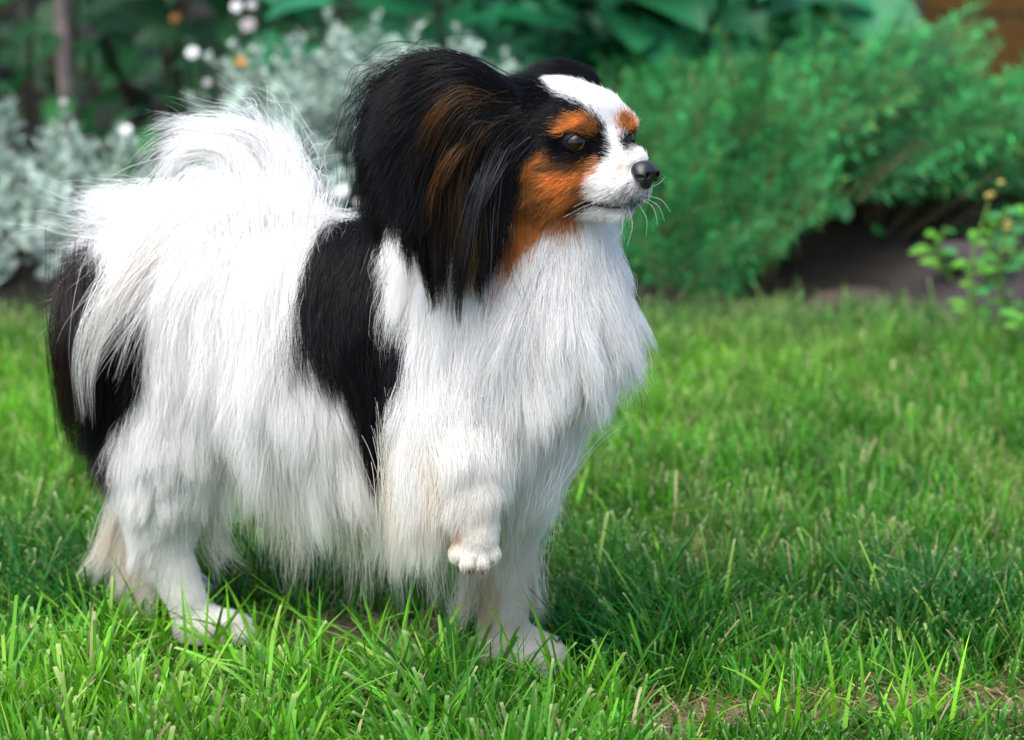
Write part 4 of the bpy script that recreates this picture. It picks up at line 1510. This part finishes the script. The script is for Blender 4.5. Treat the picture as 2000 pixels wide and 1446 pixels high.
def grow(N, seed, n=9):
    r = np.random.default_rng(seed)
    root, gi = sample_roots(N, r)
    ok = np.ones(N, bool)
    for ec in eye_c: ok &= np.linalg.norm(root - ec, axis=1) > .0082
    q = (root - HO) @ R_head * 1000
    nz = q - np.array([33, 0, -14])
    ok &= ~((np.sqrt((nz[:, 0] / 9) ** 2 + (nz[:, 1] / 8.6) ** 2 + (nz[:, 2] / 7.5) ** 2) < 1))
    md = np.min([np.linalg.norm(root - (a * (1 - t) + b * t), axis=1) for a, b in zip(mp[:-1], mp[1:]) for t in (0, .33, .66)], 0)
    ok &= md > .0026
    ok &= root[:, 2] > .001
    root, gi = root[ok], gi[ok]
    N = len(root)
    nrm = sdf_grad(root)
    f = field(root, gi)
    rx0, ry0 = proj(root)
    L = f[:, 2] * PX * r.lognormal(-.03, .22, N)
    neckt = inpoly(rx0, ry0, POLY_CHEEK) & (gi == 0)
    L = np.where(neckt, np.minimum(L, 42 * PX), L)
    lift = np.clip(f[:, 3] + r.normal(0, .06, N), .04, .9)
    flow = f[:, :1] * VX - f[:, 1:2] * VZ
    flow = flow + r.normal(0, .10, (N, 3))
    rx, ry = proj(root)                    # locks: neighbouring strands stray together
    amp_ = np.where(L < .008, .12, .42)
    flow = flow + amp_[:, None] * ((vnoise(rx, ry, 46, 61) - .5)[:, None] * VX * 1.6 + (vnoise(rx, ry, 60, 62) - .5)[:, None] * VZ * .8)
    flow = flow + amp_[:, None] * (vnoise(rx, ry, 110, 63) - .5)[:, None] * VX * 1.2
    lift = np.clip(lift + (vnoise(rx, ry, 38, 64) - .5) * .22, .03, .9)
    L = L * (.72 + .56 * vnoise(rx, ry, 32, 65))
    tan = unit(flow - nrm * (flow * nrm).sum(1, keepdims=True) * .9)
    d = unit(tan * (1 - lift)[:, None] + nrm * lift[:, None])
    short = L < .012
    pts = np.zeros((N, n, 3))
    pts[:, 0] = root - nrm * .0006
    step = (L / (n - 1))[:, None]
    thick = np.clip(L * .16, .0005, .011) * r.random(N) ** .8
    grav = np.where(short, .04, .16)[:, None]
    p = pts[:, 0].copy()
    for i in range(1, n):
        t = i / (n - 1)
        nn = sdf_grad(p)
        fl = unit(flow - nn * np.minimum((flow * nn).sum(1, keepdims=True), 0))
        d = unit(d + fl * .22 * (~short)[:, None] + fl * .08 + np.array([0, 0, -1]) * grav)
        p = p + d * step
        p = push_out(p, thick * min(1, t * 1.8) + .0003)
        pts[:, i] = p
    # clumps: neighbouring strands gather towards a leading one
    lead = r.choice(N, N // 45, replace=False)
    kd = kdtree.KDTree(len(lead))
    for j, a in enumerate(lead): kd.insert(root[a], j)
    kd.balance()
    ci = np.array([lead[kd.find(x)[1]] for x in root])
    same = (np.linalg.norm(root[ci] - root, axis=1) < .02) & (gi[ci] == gi)
    T = np.linspace(0, 1, n)
    cl = np.where(short, .22, .55) * same * r.uniform(.4, 1.1, N)
    w = np.clip(cl[:, None] * T[None] ** 1.1, 0, .9)[..., None]
    lw = wav(r, len(lead), n, np.clip(L[lead] * .035, .0001, .003)[:, None, None], .8)
    pts[lead] = pts[lead] + lw
    tgt = pts[ci] + (root - root[ci])[:, None, :] * .25
    pts = pts * (1 - w) + tgt * w
    # larger wavy locks over the smaller ones
    lng = np.where(L > .020)[0]
    lead2 = r.choice(lng, 620, replace=False)
    kd2 = kdtree.KDTree(len(lead2))
    for j, a in enumerate(lead2): kd2.insert(root[a], j)
    kd2.balance()
    c2 = np.array([kd2.find(x)[1] for x in root[lng]])
    li = lead2[c2]
    same2 = (np.linalg.norm(root[li] - root[lng], axis=1) < .012) & (gi[li] == gi[lng])
    L2 = pts[lead2] + wav(r, len(lead2), n, np.clip(L[lead2] * .065, 0, .005)[:, None, None], .75)
    w2 = (np.clip(r.uniform(.10, .65, len(lead2))[c2] * same2, 0, .9)[:, None] * T[None] ** 1.5)[..., None]
    pts[lng] = pts[lng] * (1 - w2) + (L2[c2] + (root[lng] - root[li])[:, None, :] * .35) * w2
    amp = np.clip(L * .030, .0001, .0022)
    pts = pts + wav(r, N, n, amp[:, None, None], .9)
    shp = pts.shape
    pts = push_out(pts.reshape(-1, 3), .0002).reshape(shp)
    pts[:, 0] = root - nrm * .0006
    pts[..., 2] = np.maximum(pts[..., 2], .002)
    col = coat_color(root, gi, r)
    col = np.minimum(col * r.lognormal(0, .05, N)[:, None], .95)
    tn = (gi == 6) & (col[:, 0] > col[:, 2] * 3) & (col[:, 0] > .2)
    qx, qy = proj(root)
    col[tn] *= (.55 + .9 * vnoise(qx[tn] * .35 - qy[tn] * .2, qy[tn] + qx[tn] * .5, 14, 71))[:, None] * r.lognormal(0, .22, (tn.sum(), 1))
    blk = col.max(1) < .08
    col[blk] *= r.lognormal(0, .35, blk.sum())[:, None]
    colp = np.repeat(col[:, None, :], n, 1)
    rad = np.where(short, .00010, .00010) * r.uniform(.7, 1.2, N)
    rp = rad[:, None] * np.clip(1.08 - T[None] ** 2.2, .12, 1)
    return pts, rp, colp, gi


def cr(ctrl, n):
    """Catmull-Rom resample of control polyline (m,3) to n points"""
    c = np.asarray(ctrl, float)
    c = np.concatenate([[2 * c[0] - c[1]], c, [2 * c[-1] - c[-2]]])
    m = len(c) - 3
    t = np.linspace(0, m - 1e-6, n)
    i = t.astype(int); f = (t - i)[:, None]
    a, b, cc, d = c[i], c[i + 1], c[i + 2], c[i + 3]
    return .5 * ((2 * b) + (-a + cc) * f + (2 * a - 5 * b + 4 * cc - d) * f ** 2 + (-a + 3 * b - 3 * cc + d) * f ** 3)


def fan(guides, N, colf, seed, n=14, depth=.006, spread=.004, tipspread=.009, clumps=30, clamp=.75, rad=.00012, freq=.8, amp=.0018,
        lenvar=.25, push=True, rootspread=None):
    """strands blended between neighbouring guide polylines [(px,py,Y),...]"""
    r = np.random.default_rng(seed)
    g = np.array([cr(P(*np.array(x, float).T), n) for x in guides])
    K = len(g)
    def at(u):
        x = np.clip(u, 0, 1) * (K - 1); i = np.minimum(x.astype(int), K - 2) if K > 1 else np.zeros(len(x), int)
        f = (x - i)[:, None, None]
        return g[i] * (1 - f) + g[np.minimum(i + 1, K - 1)] * f
    T = np.linspace(0, 1, n)[None, :, None]
    u = r.random(N)
    base = at(u)
    rs = spread if rootspread is None else rootspread
    o0 = r.normal(0, 1, (N, 1, 3)) * np.array([rs, depth, rs])
    o1 = r.normal(0, 1, (N, 1, 3)) * np.array([tipspread, depth, tipspread])
    pts = base + o0 * (1 - T) + o1 * T
    # clumps
    cu = r.random(clumps)
    cb = at(cu) + r.normal(0, 1, (clumps, 1, 3)) * np.array([rs, depth, rs]) * (1 - T) + r.normal(0, 1, (clumps, 1, 3)) * np.array([tipspread, depth, tipspread]) * T
    cb = cb + wav(r, clumps, n, amp, freq)
    ci = np.argmin(np.abs(u[:, None] - cu[None]) + r.random((N, clumps)) * .12, 1)
    w = clamp * T ** .9 * r.uniform(.5, 1.15, (N, 1, 1))
    w = np.clip(w, 0, .95)
    pts = pts * (1 - w) + (cb[ci] + r.normal(0, .0012, (N, 1, 3))) * w
    pts = pts + wav(r, N, n, amp * .5, freq * 1.3)
    # uneven lengths: cut short by resampling
    lc_ = 1 - np.abs(r.normal(0, lenvar, clumps))
    lf = np.clip(lc_[ci] - np.abs(r.normal(0, lenvar * .45, N)), .3, 1)
    tt = np.linspace(0, 1, n)[None] * lf[:, None] * (n - 1)
    i = np.minimum(tt.astype(int), n - 2); f = (tt - i)[..., None]
    rr = np.arange(N)[:, None]
    pts = pts[rr, i] * (1 - f) + pts[rr, i + 1] * f
    if push:
        shp = pts.shape
        pts = push_out(pts.reshape(-1, 3), .0008).reshape(shp)
    pts[..., 2] = np.maximum(pts[..., 2], .003)
    col = colf(u, r, ci)
    col = np.repeat(col[:, None, :], n, 1)
    rp = rad * r.uniform(.65, 1.25, (N, 1)) * np.clip(1.08 - np.linspace(0, 1, n)[None] ** 2.5, .12, 1)
    return pts, rp, col


def const(c, v=.04):
    c = np.asarray(c, float)
    return lambda u, r, ci: c[None] * r.lognormal(0, v, (len(u), 1))


def ear_col(u, r, ci):
    c = np.tile(BLACK, (len(u), 1)) * r.lognormal(0, .4, (len(u), 1))
    cr_ = np.random.default_rng(5).random(500)[ci]
    br = (cr_ < .32) & (u > .15) & (u < .75)
    c[br] = BROWN * r.lognormal(-.45, .4, (br.sum(), 1))
    tn = (cr_ > .965) & (u > .25) & (u < .6)
    c[tn] = TAN * .55 * r.lognormal(0, .3, (tn.sum(), 1))
    gr = (cr_ > .72) & (cr_ < .86) & (u > .6)
    c[gr] = GREY * .55 * r.lognormal(0, .4, (gr.sum(), 1))
    return c


def put_hair(name, parts, parent):
    n = parts[0][0].shape[1]
    pts = np.concatenate([p[0] for p in parts]); rad = np.concatenate([np.broadcast_to(p[1], p[0].shape[:2]) for p in parts]); col = np.concatenate([p[2] for p in parts])
    return link(name, hair_np(name, pts, rad, col, M_fur), parent)


fur = grow(310000, 11)
link('coat', hair_np('coat', fur[0], fur[1], fur[2], M_fur), dog)

# ---- the near ear: curtain of long hair
E = -.112
ear_back = [[(765, 175, E + .012), (716, 230, E + .008), (722, 330, E + .008), (750, 505, E + .012)],
            [(800, 150, E + .010), (748, 250, E + .006), (762, 390, E + .006), (796, 565, E + .012)],
            [(840, 160, E + .008), (795, 290, E + .004), (806, 430, E + .004), (836, 595, E + .010)],
            [(890, 190, E + .006), (850, 310, E + .002), (856, 460, E + .002), (872, 625, E + .010)],
            [(940, 220, E + .008), (902, 330, E + .004), (908, 470, E + .002), (908, 600, E + .008)],
            [(985, 250, E + .014), (955, 340, E + .008), (950, 450, E + .004), (938, 550, E + .006)]]
ear_front = [[(960, 190, E), (870, 135, E - .006), (770, 190, E - .004), (728, 300, E), (748, 470, E)],
             [(965, 200, E), (885, 165, E - .010), (808, 235, E - .008), (782, 380, E - .004), (802, 545, E)],
             [(970, 215, E), (905, 212, E - .012), (850, 310, E - .010), (832, 440, E - .006), (845, 590, E)],
             [(985, 225, E), (930, 250, E - .010), (893, 350, E - .008), (888, 480, E - .006), (880, 600, E)],
             [(1000, 240, E + .004), (960, 285, E - .004), (932, 380, E - .004), (926, 490, E - .002), (908, 590, E)],
             [(1010, 265, E + .008), (985, 330, E + .002), (962, 420, E), (955, 500, E), (945, 545, E + .002)]]
ear_top = [[(990, 185, E + .004), (930, 135, E), (855, 112, E), (780, 140, E), (715, 190, E + .002), (706, 250, E + .004)],
           [(990, 195, E), (920, 150, E - .006), (850, 138, E - .006), (785, 168, E - .004), (732, 230, E), (716, 310, E)]]
r_e = np.random.default_rng(123)
ear_locks = []
for k in range(30):          # pointed locks that leave the rear edge of the ear
    y0 = r_e.uniform(205, 430); e_ = np.interp(y0, [150, 250, 350, 430], [735, 712, 722, 742]) + r_e.uniform(-6, 10)
    d_ = r_e.uniform(14, 42); yy = E + r_e.uniform(-.004, .010)
    g0 = [(e_ + 70, y0 - 70, yy), (e_ + 24, y0 - 20, yy), (e_ - d_ * .35, y0 + 45, yy), (e_ - d_ * r_e.uniform(.2, .8), y0 + r_e.uniform(80, 130), yy)]
    ear_locks.append(fan([g0, [(p[0] + 6, p[1] + 4, p[2]) for p in g0]], 46, const(BLACK, .35), 900 + k, depth=.0012, spread=.003, tipspread=.0012, clumps=2, clamp=1.2, lenvar=.1))
for k in range(26):          # and from its lower edge, longest in the middle
    x0 = r_e.uniform(745, 950); yb = np.interp(x0, [745, 800, 870, 950], [500, 560, 615, 575]) + r_e.uniform(-50, 28); yy = E + r_e.uniform(-.008, .006)
    g0 = [(x0 - 8, yb - 200, yy), (x0 - 4, yb - 120, yy), (x0 + r_e.uniform(-4, 6), yb - 50, yy), (x0 + r_e.uniform(-6, 16), yb + 12, yy)]
    ear_locks.append(fan([g0, [(p[0] + 7, p[1] + 3, p[2]) for p in g0]], 60, (const(BLACK, .35), const(BLACK, .35), const(BROWN * .6, .4))[k % 3], 940 + k, depth=.0012, spread=.003, tipspread=.0010, clumps=2, clamp=1.25, lenvar=.1))
put_hair('ear_fringe', ear_locks + [
    fan(ear_back, 4200, ear_col, 21, depth=.003, tipspread=.006, clumps=34, clamp=1.2, lenvar=.18, amp=.003),
    fan(ear_front, 4200, ear_col, 22, depth=.0025, tipspread=.006, clumps=38, clamp=1.15, lenvar=.2, amp=.003),
    fan([[(p[0], p[1] + (12 if i > 1 else 0), p[2] - .002) if i < len(g_) - 1 else (p[0] + 6, p[1] + 45, p[2]) for i, p in enumerate(g_)] for g_ in ear_front], 700, ear_col, 24, depth=.003, tipspread=.012, clumps=45, clamp=.9, lenvar=.2, amp=.003),
    fan([[(p[0] - (0, 8, 12, 10)[i], p[1], p[2]) for i, p in enumerate(g_)] for g_ in ear_back[:3]], 350, const(BLACK, .4), 25, depth=.004, tipspread=.014, clumps=40, clamp=.8, lenvar=.25, amp=.003),
    fan(ear_top, 2200, const(BLACK, .4), 23, depth=.002, spread=.003, tipspread=.006, clumps=40, lenvar=.3),
    fan([[(960, 205, E - .004), (900, 185, E - .014), (850, 225, E - .016), (815, 300, E - .012), (800, 370, E - .008)],
         [(965, 215, E - .004), (905, 200, E - .015), (862, 245, E - .017), (830, 320, E - .013), (818, 390, E - .008)]], 120, lambda u, r, ci: (TAN * .10 + BROWN * .6)[None] * r.lognormal(0, .35, (len(u), 1)), 27, depth=.0015, spread=.003, tipspread=.004, clumps=9, clamp=.8, lenvar=.25),
    fan([[(930, 250, E - .008), (872, 300, E - .017), (838, 370, E - .015), (826, 450, E - .012)],
         [(935, 262, E - .008), (885, 315, E - .017), (852, 390, E - .015), (842, 480, E - .012)]], 70, lambda u, r, ci: (TAN * .14 + BROWN * .5)[None] * r.lognormal(0, .35, (len(u), 1)), 28, depth=.0015, spread=.002, tipspread=.003, clumps=6, clamp=.8, lenvar=.25),
    fan([[(965, 300, E - .006), (930, 380, E - .014), (905, 480, E - .012), (885, 580, E - .006)],
         [(975, 310, E - .006), (945, 390, E - .013), (925, 490, E - .011), (905, 585, E - .006)]], 100, lambda u, r, ci: (GREY * .35)[None] * r.lognormal(0, .5, (len(u), 1)), 29, depth=.0015, spread=.004, tipspread=.004, clumps=12, clamp=.85, lenvar=.25),
    fan([[(800, 140, E), (720, 160, E), (680, 215, E), (672, 290, E)], [(780, 170, E), (705, 220, E), (690, 320, E), (705, 420, E)], [(900, 120, E), (800, 95, E), (725, 120, E), (670, 180, E)]], 110, const(BLACK, .4), 26, depth=.006, spread=.010, tipspread=.012, clumps=80, clamp=.6, lenvar=.3, amp=.004)], dog)

# ---- tail plume
Wf = const(WHITE)
T1 = .055
plume = [
    fan([[(545, 400, .045), (532, 300, .05), (480, 250, .05), (405, 236, .055), (330, 240, .06), (285, 268, .06)],
         [(555, 400, .045), (545, 310, .05), (492, 262, .05), (415, 250, .055), (340, 254, .06), (296, 290, .06)]], 330, Wf, 31,
        depth=.005, spread=.006, tipspread=.007, clumps=9, clamp=.85, amp=.004, freq=.8),
    fan([[(520, 410, .045), (480, 310, .045), (410, 278, .05), (342, 290, .055), (296, 328, .06), (282, 392, .06)],
         [(510, 420, .045), (460, 325, .045), (402, 292, .05), (350, 305, .055), (312, 345, .06), (300, 410, .06)]], 420, Wf, 311,
        depth=.005, spread=.006, tipspread=.006, clumps=10, clamp=.85, amp=.004, freq=.8),
    fan([[(470, 410, .045), (440, 345, .05), (405, 325, .05), (365, 340, .055), (335, 390, .06)],
         [(440, 410, .04), (420, 365, .045), (395, 350, .045), (365, 370, .05), (350, 410, .055)]], 260, Wf, 312,
        depth=.005, spread=.008, tipspread=.008, clumps=10, clamp=.8, amp=.003, freq=.8),
    fan([[(560, 380, .04), (548, 300, .045), (520, 240, .05), (480, 195, .05)],
         [(570, 380, .04), (565, 320, .045), (550, 270, .05), (540, 215, .05)],
         [(590, 410, .03), (600, 370, .035), (590, 340, .04), (560, 325, .04)]], 500, Wf, 32, depth=.006, spread=.008, tipspread=.008, clumps=12, amp=.003),
    fan([[(330, 420, .06), (260, 395, .065), (190, 392, .07), (135, 380, .07)],
         [(320, 450, .06), (240, 430, .065), (175, 425, .07), (130, 440, .07)],
         [(310, 490, .06), (230, 480, .065), (170, 500, .07), (140, 525, .07)]], 900, Wf, 33, depth=.008, spread=.012, tipspread=.01, clumps=24, clamp=.85, amp=.003),
    fan([[(350, 400, .05), (255, 440, .055), (180, 520, .06), (135, 590, .065)],
         [(370, 420, .045), (280, 480, .045), (210, 550, .05), (165, 610, .055)],
         [(390, 430, .04), (310, 520, .035), (250, 580, .035), (220, 640, .04)],
         [(420, 440, .035), (360, 540, .03), (320, 630, .025), (288, 710, .025)],
         [(450, 450, .03), (420, 560, .025), (400, 680, .02), (390, 790, .02)]], 5200, Wf, 34, depth=.006, spread=.010, tipspread=.008, clumps=70, clamp=.8, amp=.0022),
    fan([[(360, 430, .035), (260, 520, .015), (196, 610, .0), (160, 715, .0), (168, 830, .01)],
         [(380, 450, .035), (280, 540, .015), (212, 640, .0), (172, 730, .0), (176, 840, .01)]], 240, lambda u, r, ci: (WHITE * .7 + CREAM * .25)[None] * r.lognormal(0, .12, (len(u), 1)), 35, depth=.003, spread=.006, tipspread=.003, rootspread=.014, clumps=9, clamp=.8, lenvar=.22, amp=.003),
    fan([[(330, 440, .035), (240, 520, .015), (175, 600, .0), (140, 690, .005)],
         [(390, 480, .03), (300, 570, .012), (250, 650, -.002), (215, 760, .0)]], 260, Wf, 39, depth=.004, spread=.008, tipspread=.010, rootspread=.012, clumps=22, clamp=.85, lenvar=.25, amp=.004),
    fan([[(420, 405, .03), (410, 490, .02), (405, 600, .015), (402, 720, .015)],
         [(520, 415, .02), (520, 510, .01), (520, 620, .0), (525, 760, .0)],
         [(610, 435, .01), (600, 515, .0), (590, 610, -.01), (585, 700, -.01)]], 4500, Wf, 36, depth=.006, spread=.012, tipspread=.008, clumps=70, clamp=.75),
]
plume = [fan_ for fan_ in plume]
plume += [
    fan([[(300, 440, .06), (220, 400, .065), (160, 395, .07), (110, 370, .07)], [(300, 470, .06), (220, 470, .065), (150, 470, .07), (90, 480, .07)],
         [(280, 520, .06), (200, 540, .065), (140, 590, .07), (95, 640, .07)]], 160, Wf, 37, depth=.01, spread=.012, tipspread=.018, clumps=60, clamp=.5, amp=.006, freq=.9),
    fan([[(520, 350, .05), (470, 250, .05), (390, 225, .05), (300, 225, .06)], [(550, 350, .045), (530, 250, .05), (500, 210, .05), (470, 170, .05)],
         [(590, 400, .035), (620, 360, .035), (640, 350, .03), (680, 370, .03)]], 160, Wf, 38, depth=.01, spread=.012, tipspread=.016, clumps=60, clamp=.5, amp=.006, freq=.9)]
put_hair('tail_plume', plume, dog)

# ---- feathering: belly fringe, culottes, elbows, breast
Cf = const(CREAM * .6 + WHITE * .4, .06)
feather = [
    fan([[(480, 820, .03), (490, 910, .03), (495, 1010, .03), (470, 1125, .03)],
         [(560, 830, .02), (580, 940, .01), (592, 1045, .01), (575, 1150, .01)],
         [(660, 850, .01), (680, 950, .0), (695, 1060, .0), (680, 1165, .0)],
         [(760, 850, -.01), (775, 960, -.02), (785, 1080, -.02), (785, 1195, -.02)],
         [(840, 860, -.04), (850, 980, -.05), (862, 1090, -.04), (880, 1205, -.035)]], 2600, Cf, 41, depth=.014, spread=.012, tipspread=.012, clumps=60, clamp=.85, lenvar=.30, amp=.003),
    fan([[(270, 900, .05), (225, 980, .055), (195, 1070, .06), (170, 1100, .06)],
         [(285, 960, .05), (250, 1040, .055), (220, 1110, .055), (190, 1150, .055)],
         [(305, 1020, .05), (285, 1080, .052), (262, 1150, .052), (245, 1195, .05)],
         [(320, 1060, .045), (308, 1110, .048), (292, 1170, .048), (280, 1205, .046)]], 1700, Cf, 42, depth=.005, spread=.006, tipspread=.009, clumps=22, clamp=.95, amp=.003),
    fan([[(400, 900, .05), (430, 980, .055), (450, 1040, .055), (475, 1075, .055)],
         [(385, 1000, .046), (405, 1060, .05), (425, 1110, .05), (445, 1140, .05)]], 260, Cf, 43, depth=.006, spread=.006, tipspread=.008, clumps=12, clamp=.9),
    fan([[(850, 850, -.095), (845, 930, -.102), (850, 1010, -.105), (890, 1090, -.10)],
         [(870, 870, -.10), (868, 950, -.11), (862, 1030, -.112), (880, 1110, -.10)],
         [(810, 840, -.08), (805, 960, -.085), (800, 1050, -.085), (805, 1140, -.07)],
         [(780, 820, -.07), (770, 940, -.07), (765, 1030, -.07), (775, 1110, -.06)]], 1700, const(CREAM * .5 + WHITE * .5), 44, depth=.006, spread=.008, tipspread=.010, clumps=40, clamp=.8),
    fan([[(1030, 860, -.06), (1020, 940, -.07), (1000, 1010, -.07), (985, 1080, -.06)],
         [(1080, 840, -.06), (1075, 920, -.065), (1065, 990, -.06), (1050, 1060, -.05)],
         [(1110, 780, -.065), (1112, 830, -.065), (1105, 880, -.062), (1118, 935, -.06)]], 1500, const(WHITE * .97), 45, depth=.008, spread=.010, tipspread=.008, clumps=40),
    fan([[(925, 1080, -.02), (915, 1140, -.02), (905, 1190, -.015), (895, 1230, -.012)],
         [(1030, 1080, -.01), (1045, 1140, -.008), (1055, 1190, -.005), (1065, 1225, -.003)]][:1], 260, Cf, 46, depth=.006, spread=.006, tipspread=.008, clumps=10),
    fan([[(1030, 1060, -.01), (1040, 1130, -.008), (1050, 1180, -.005), (1072, 1218, -.003)]], 260, Cf, 47, depth=.006, spread=.006, tipspread=.006, clumps=8),
    fan([[(690, 700, -.055), (710, 800, -.056), (722, 900, -.056), (732, 1000, -.055)],
         [(740, 690, -.06), (738, 790, -.062), (735, 890, -.062), (732, 980, -.06)]], 1100, const(BLACK, .4), 48, depth=.002, spread=.007, tipspread=.002, clumps=14, clamp=.7),
    fan([[(985, 290, -.10), (960, 380, -.108), (940, 480, -.108), (915, 580, -.105)],
         [(985, 380, -.10), (968, 440, -.106), (958, 500, -.106), (945, 560, -.10)]], 1400, const(BLACK, .4), 49, depth=.003, spread=.006, tipspread=.006, clumps=20),
]
feather.append(fan([[(165, 520, .075), (122, 640, .045), (125, 780, .045), (150, 930, .05)],
                    [(215, 525, .060), (196, 650, .014), (185, 800, .018), (182, 950, .03)],
                    [(272, 550, .045), (268, 660, .008), (252, 770, .008), (222, 880, .02)]], 4200, lambda u, r, ci: BLACK[None] * r.lognormal(0, .4, (len(u), 1)) + (BROWN * .35)[None] * (u < .45)[:, None] * r.random((len(u), 1)), 50,
                    depth=.004, spread=.008, tipspread=.006, clumps=50, clamp=.7))
feather.append(fan([[(850, 780, -.070), (856, 860, -.102), (872, 930, -.116), (870, 1010, -.116)],
                    [(880, 760, -.072), (896, 850, -.106), (908, 915, -.120), (912, 975, -.122)],
                    [(920, 760, -.070), (945, 850, -.102), (958, 915, -.114), (962, 985, -.114)],
                    [(960, 780, -.066), (985, 870, -.092), (992, 940, -.100), (985, 1020, -.096)]], 1900, const(WHITE * .9 + CREAM * .1), 51, depth=.004, spread=.008, tipspread=.006, clumps=40, clamp=.8, lenvar=.25))
put_hair('feathering', feather, dog)

# ---- whiskers
wh = []
for k, (a, b, c) in enumerate([((1245, 385), (1275, 405), (1285, 440)), ((1240, 390), (1262, 425), (1262, 462)), ((1250, 380), (1290, 390), (1310, 415)),
                               ((1225, 395), (1235, 440), (1225, 480)), ((1255, 370), (1285, 360), (1300, 345)), ((1200, 385), (1150, 400), (1100, 425)),
                               ((1205, 375), (1160, 385), (1120, 405)), ((1195, 395), (1160, 415), (1125, 418)), ((1215, 415), (1215, 450), (1195, 475)),
                               ((1258, 385), (1285, 402), (1298, 432)), ((1236, 258), (1258, 236), (1292, 245))]):
    r0 = raycast([a[0]], [a[1]])[0]
    while abs(sdf(r0)) > .004 and a[0] > 1000:          # step back on to the muzzle
        a = (a[0] - 4, a[1]); r0 = raycast([a[0]], [a[1]])[0]
    wh.append(cr(np.array([r0, P(*b, r0[1] - .010), P(*c, r0[1] - .012)]), 9))
wh = np.array(wh)
wc = np.tile(WHITE, (len(wh), 9, 1)); wc[-1] = BLACK
link('whiskers', hair_np('whiskers', wh, np.linspace(.00009, .00004, 9)[None].repeat(len(wh), 0), wc, M_fur), dog)
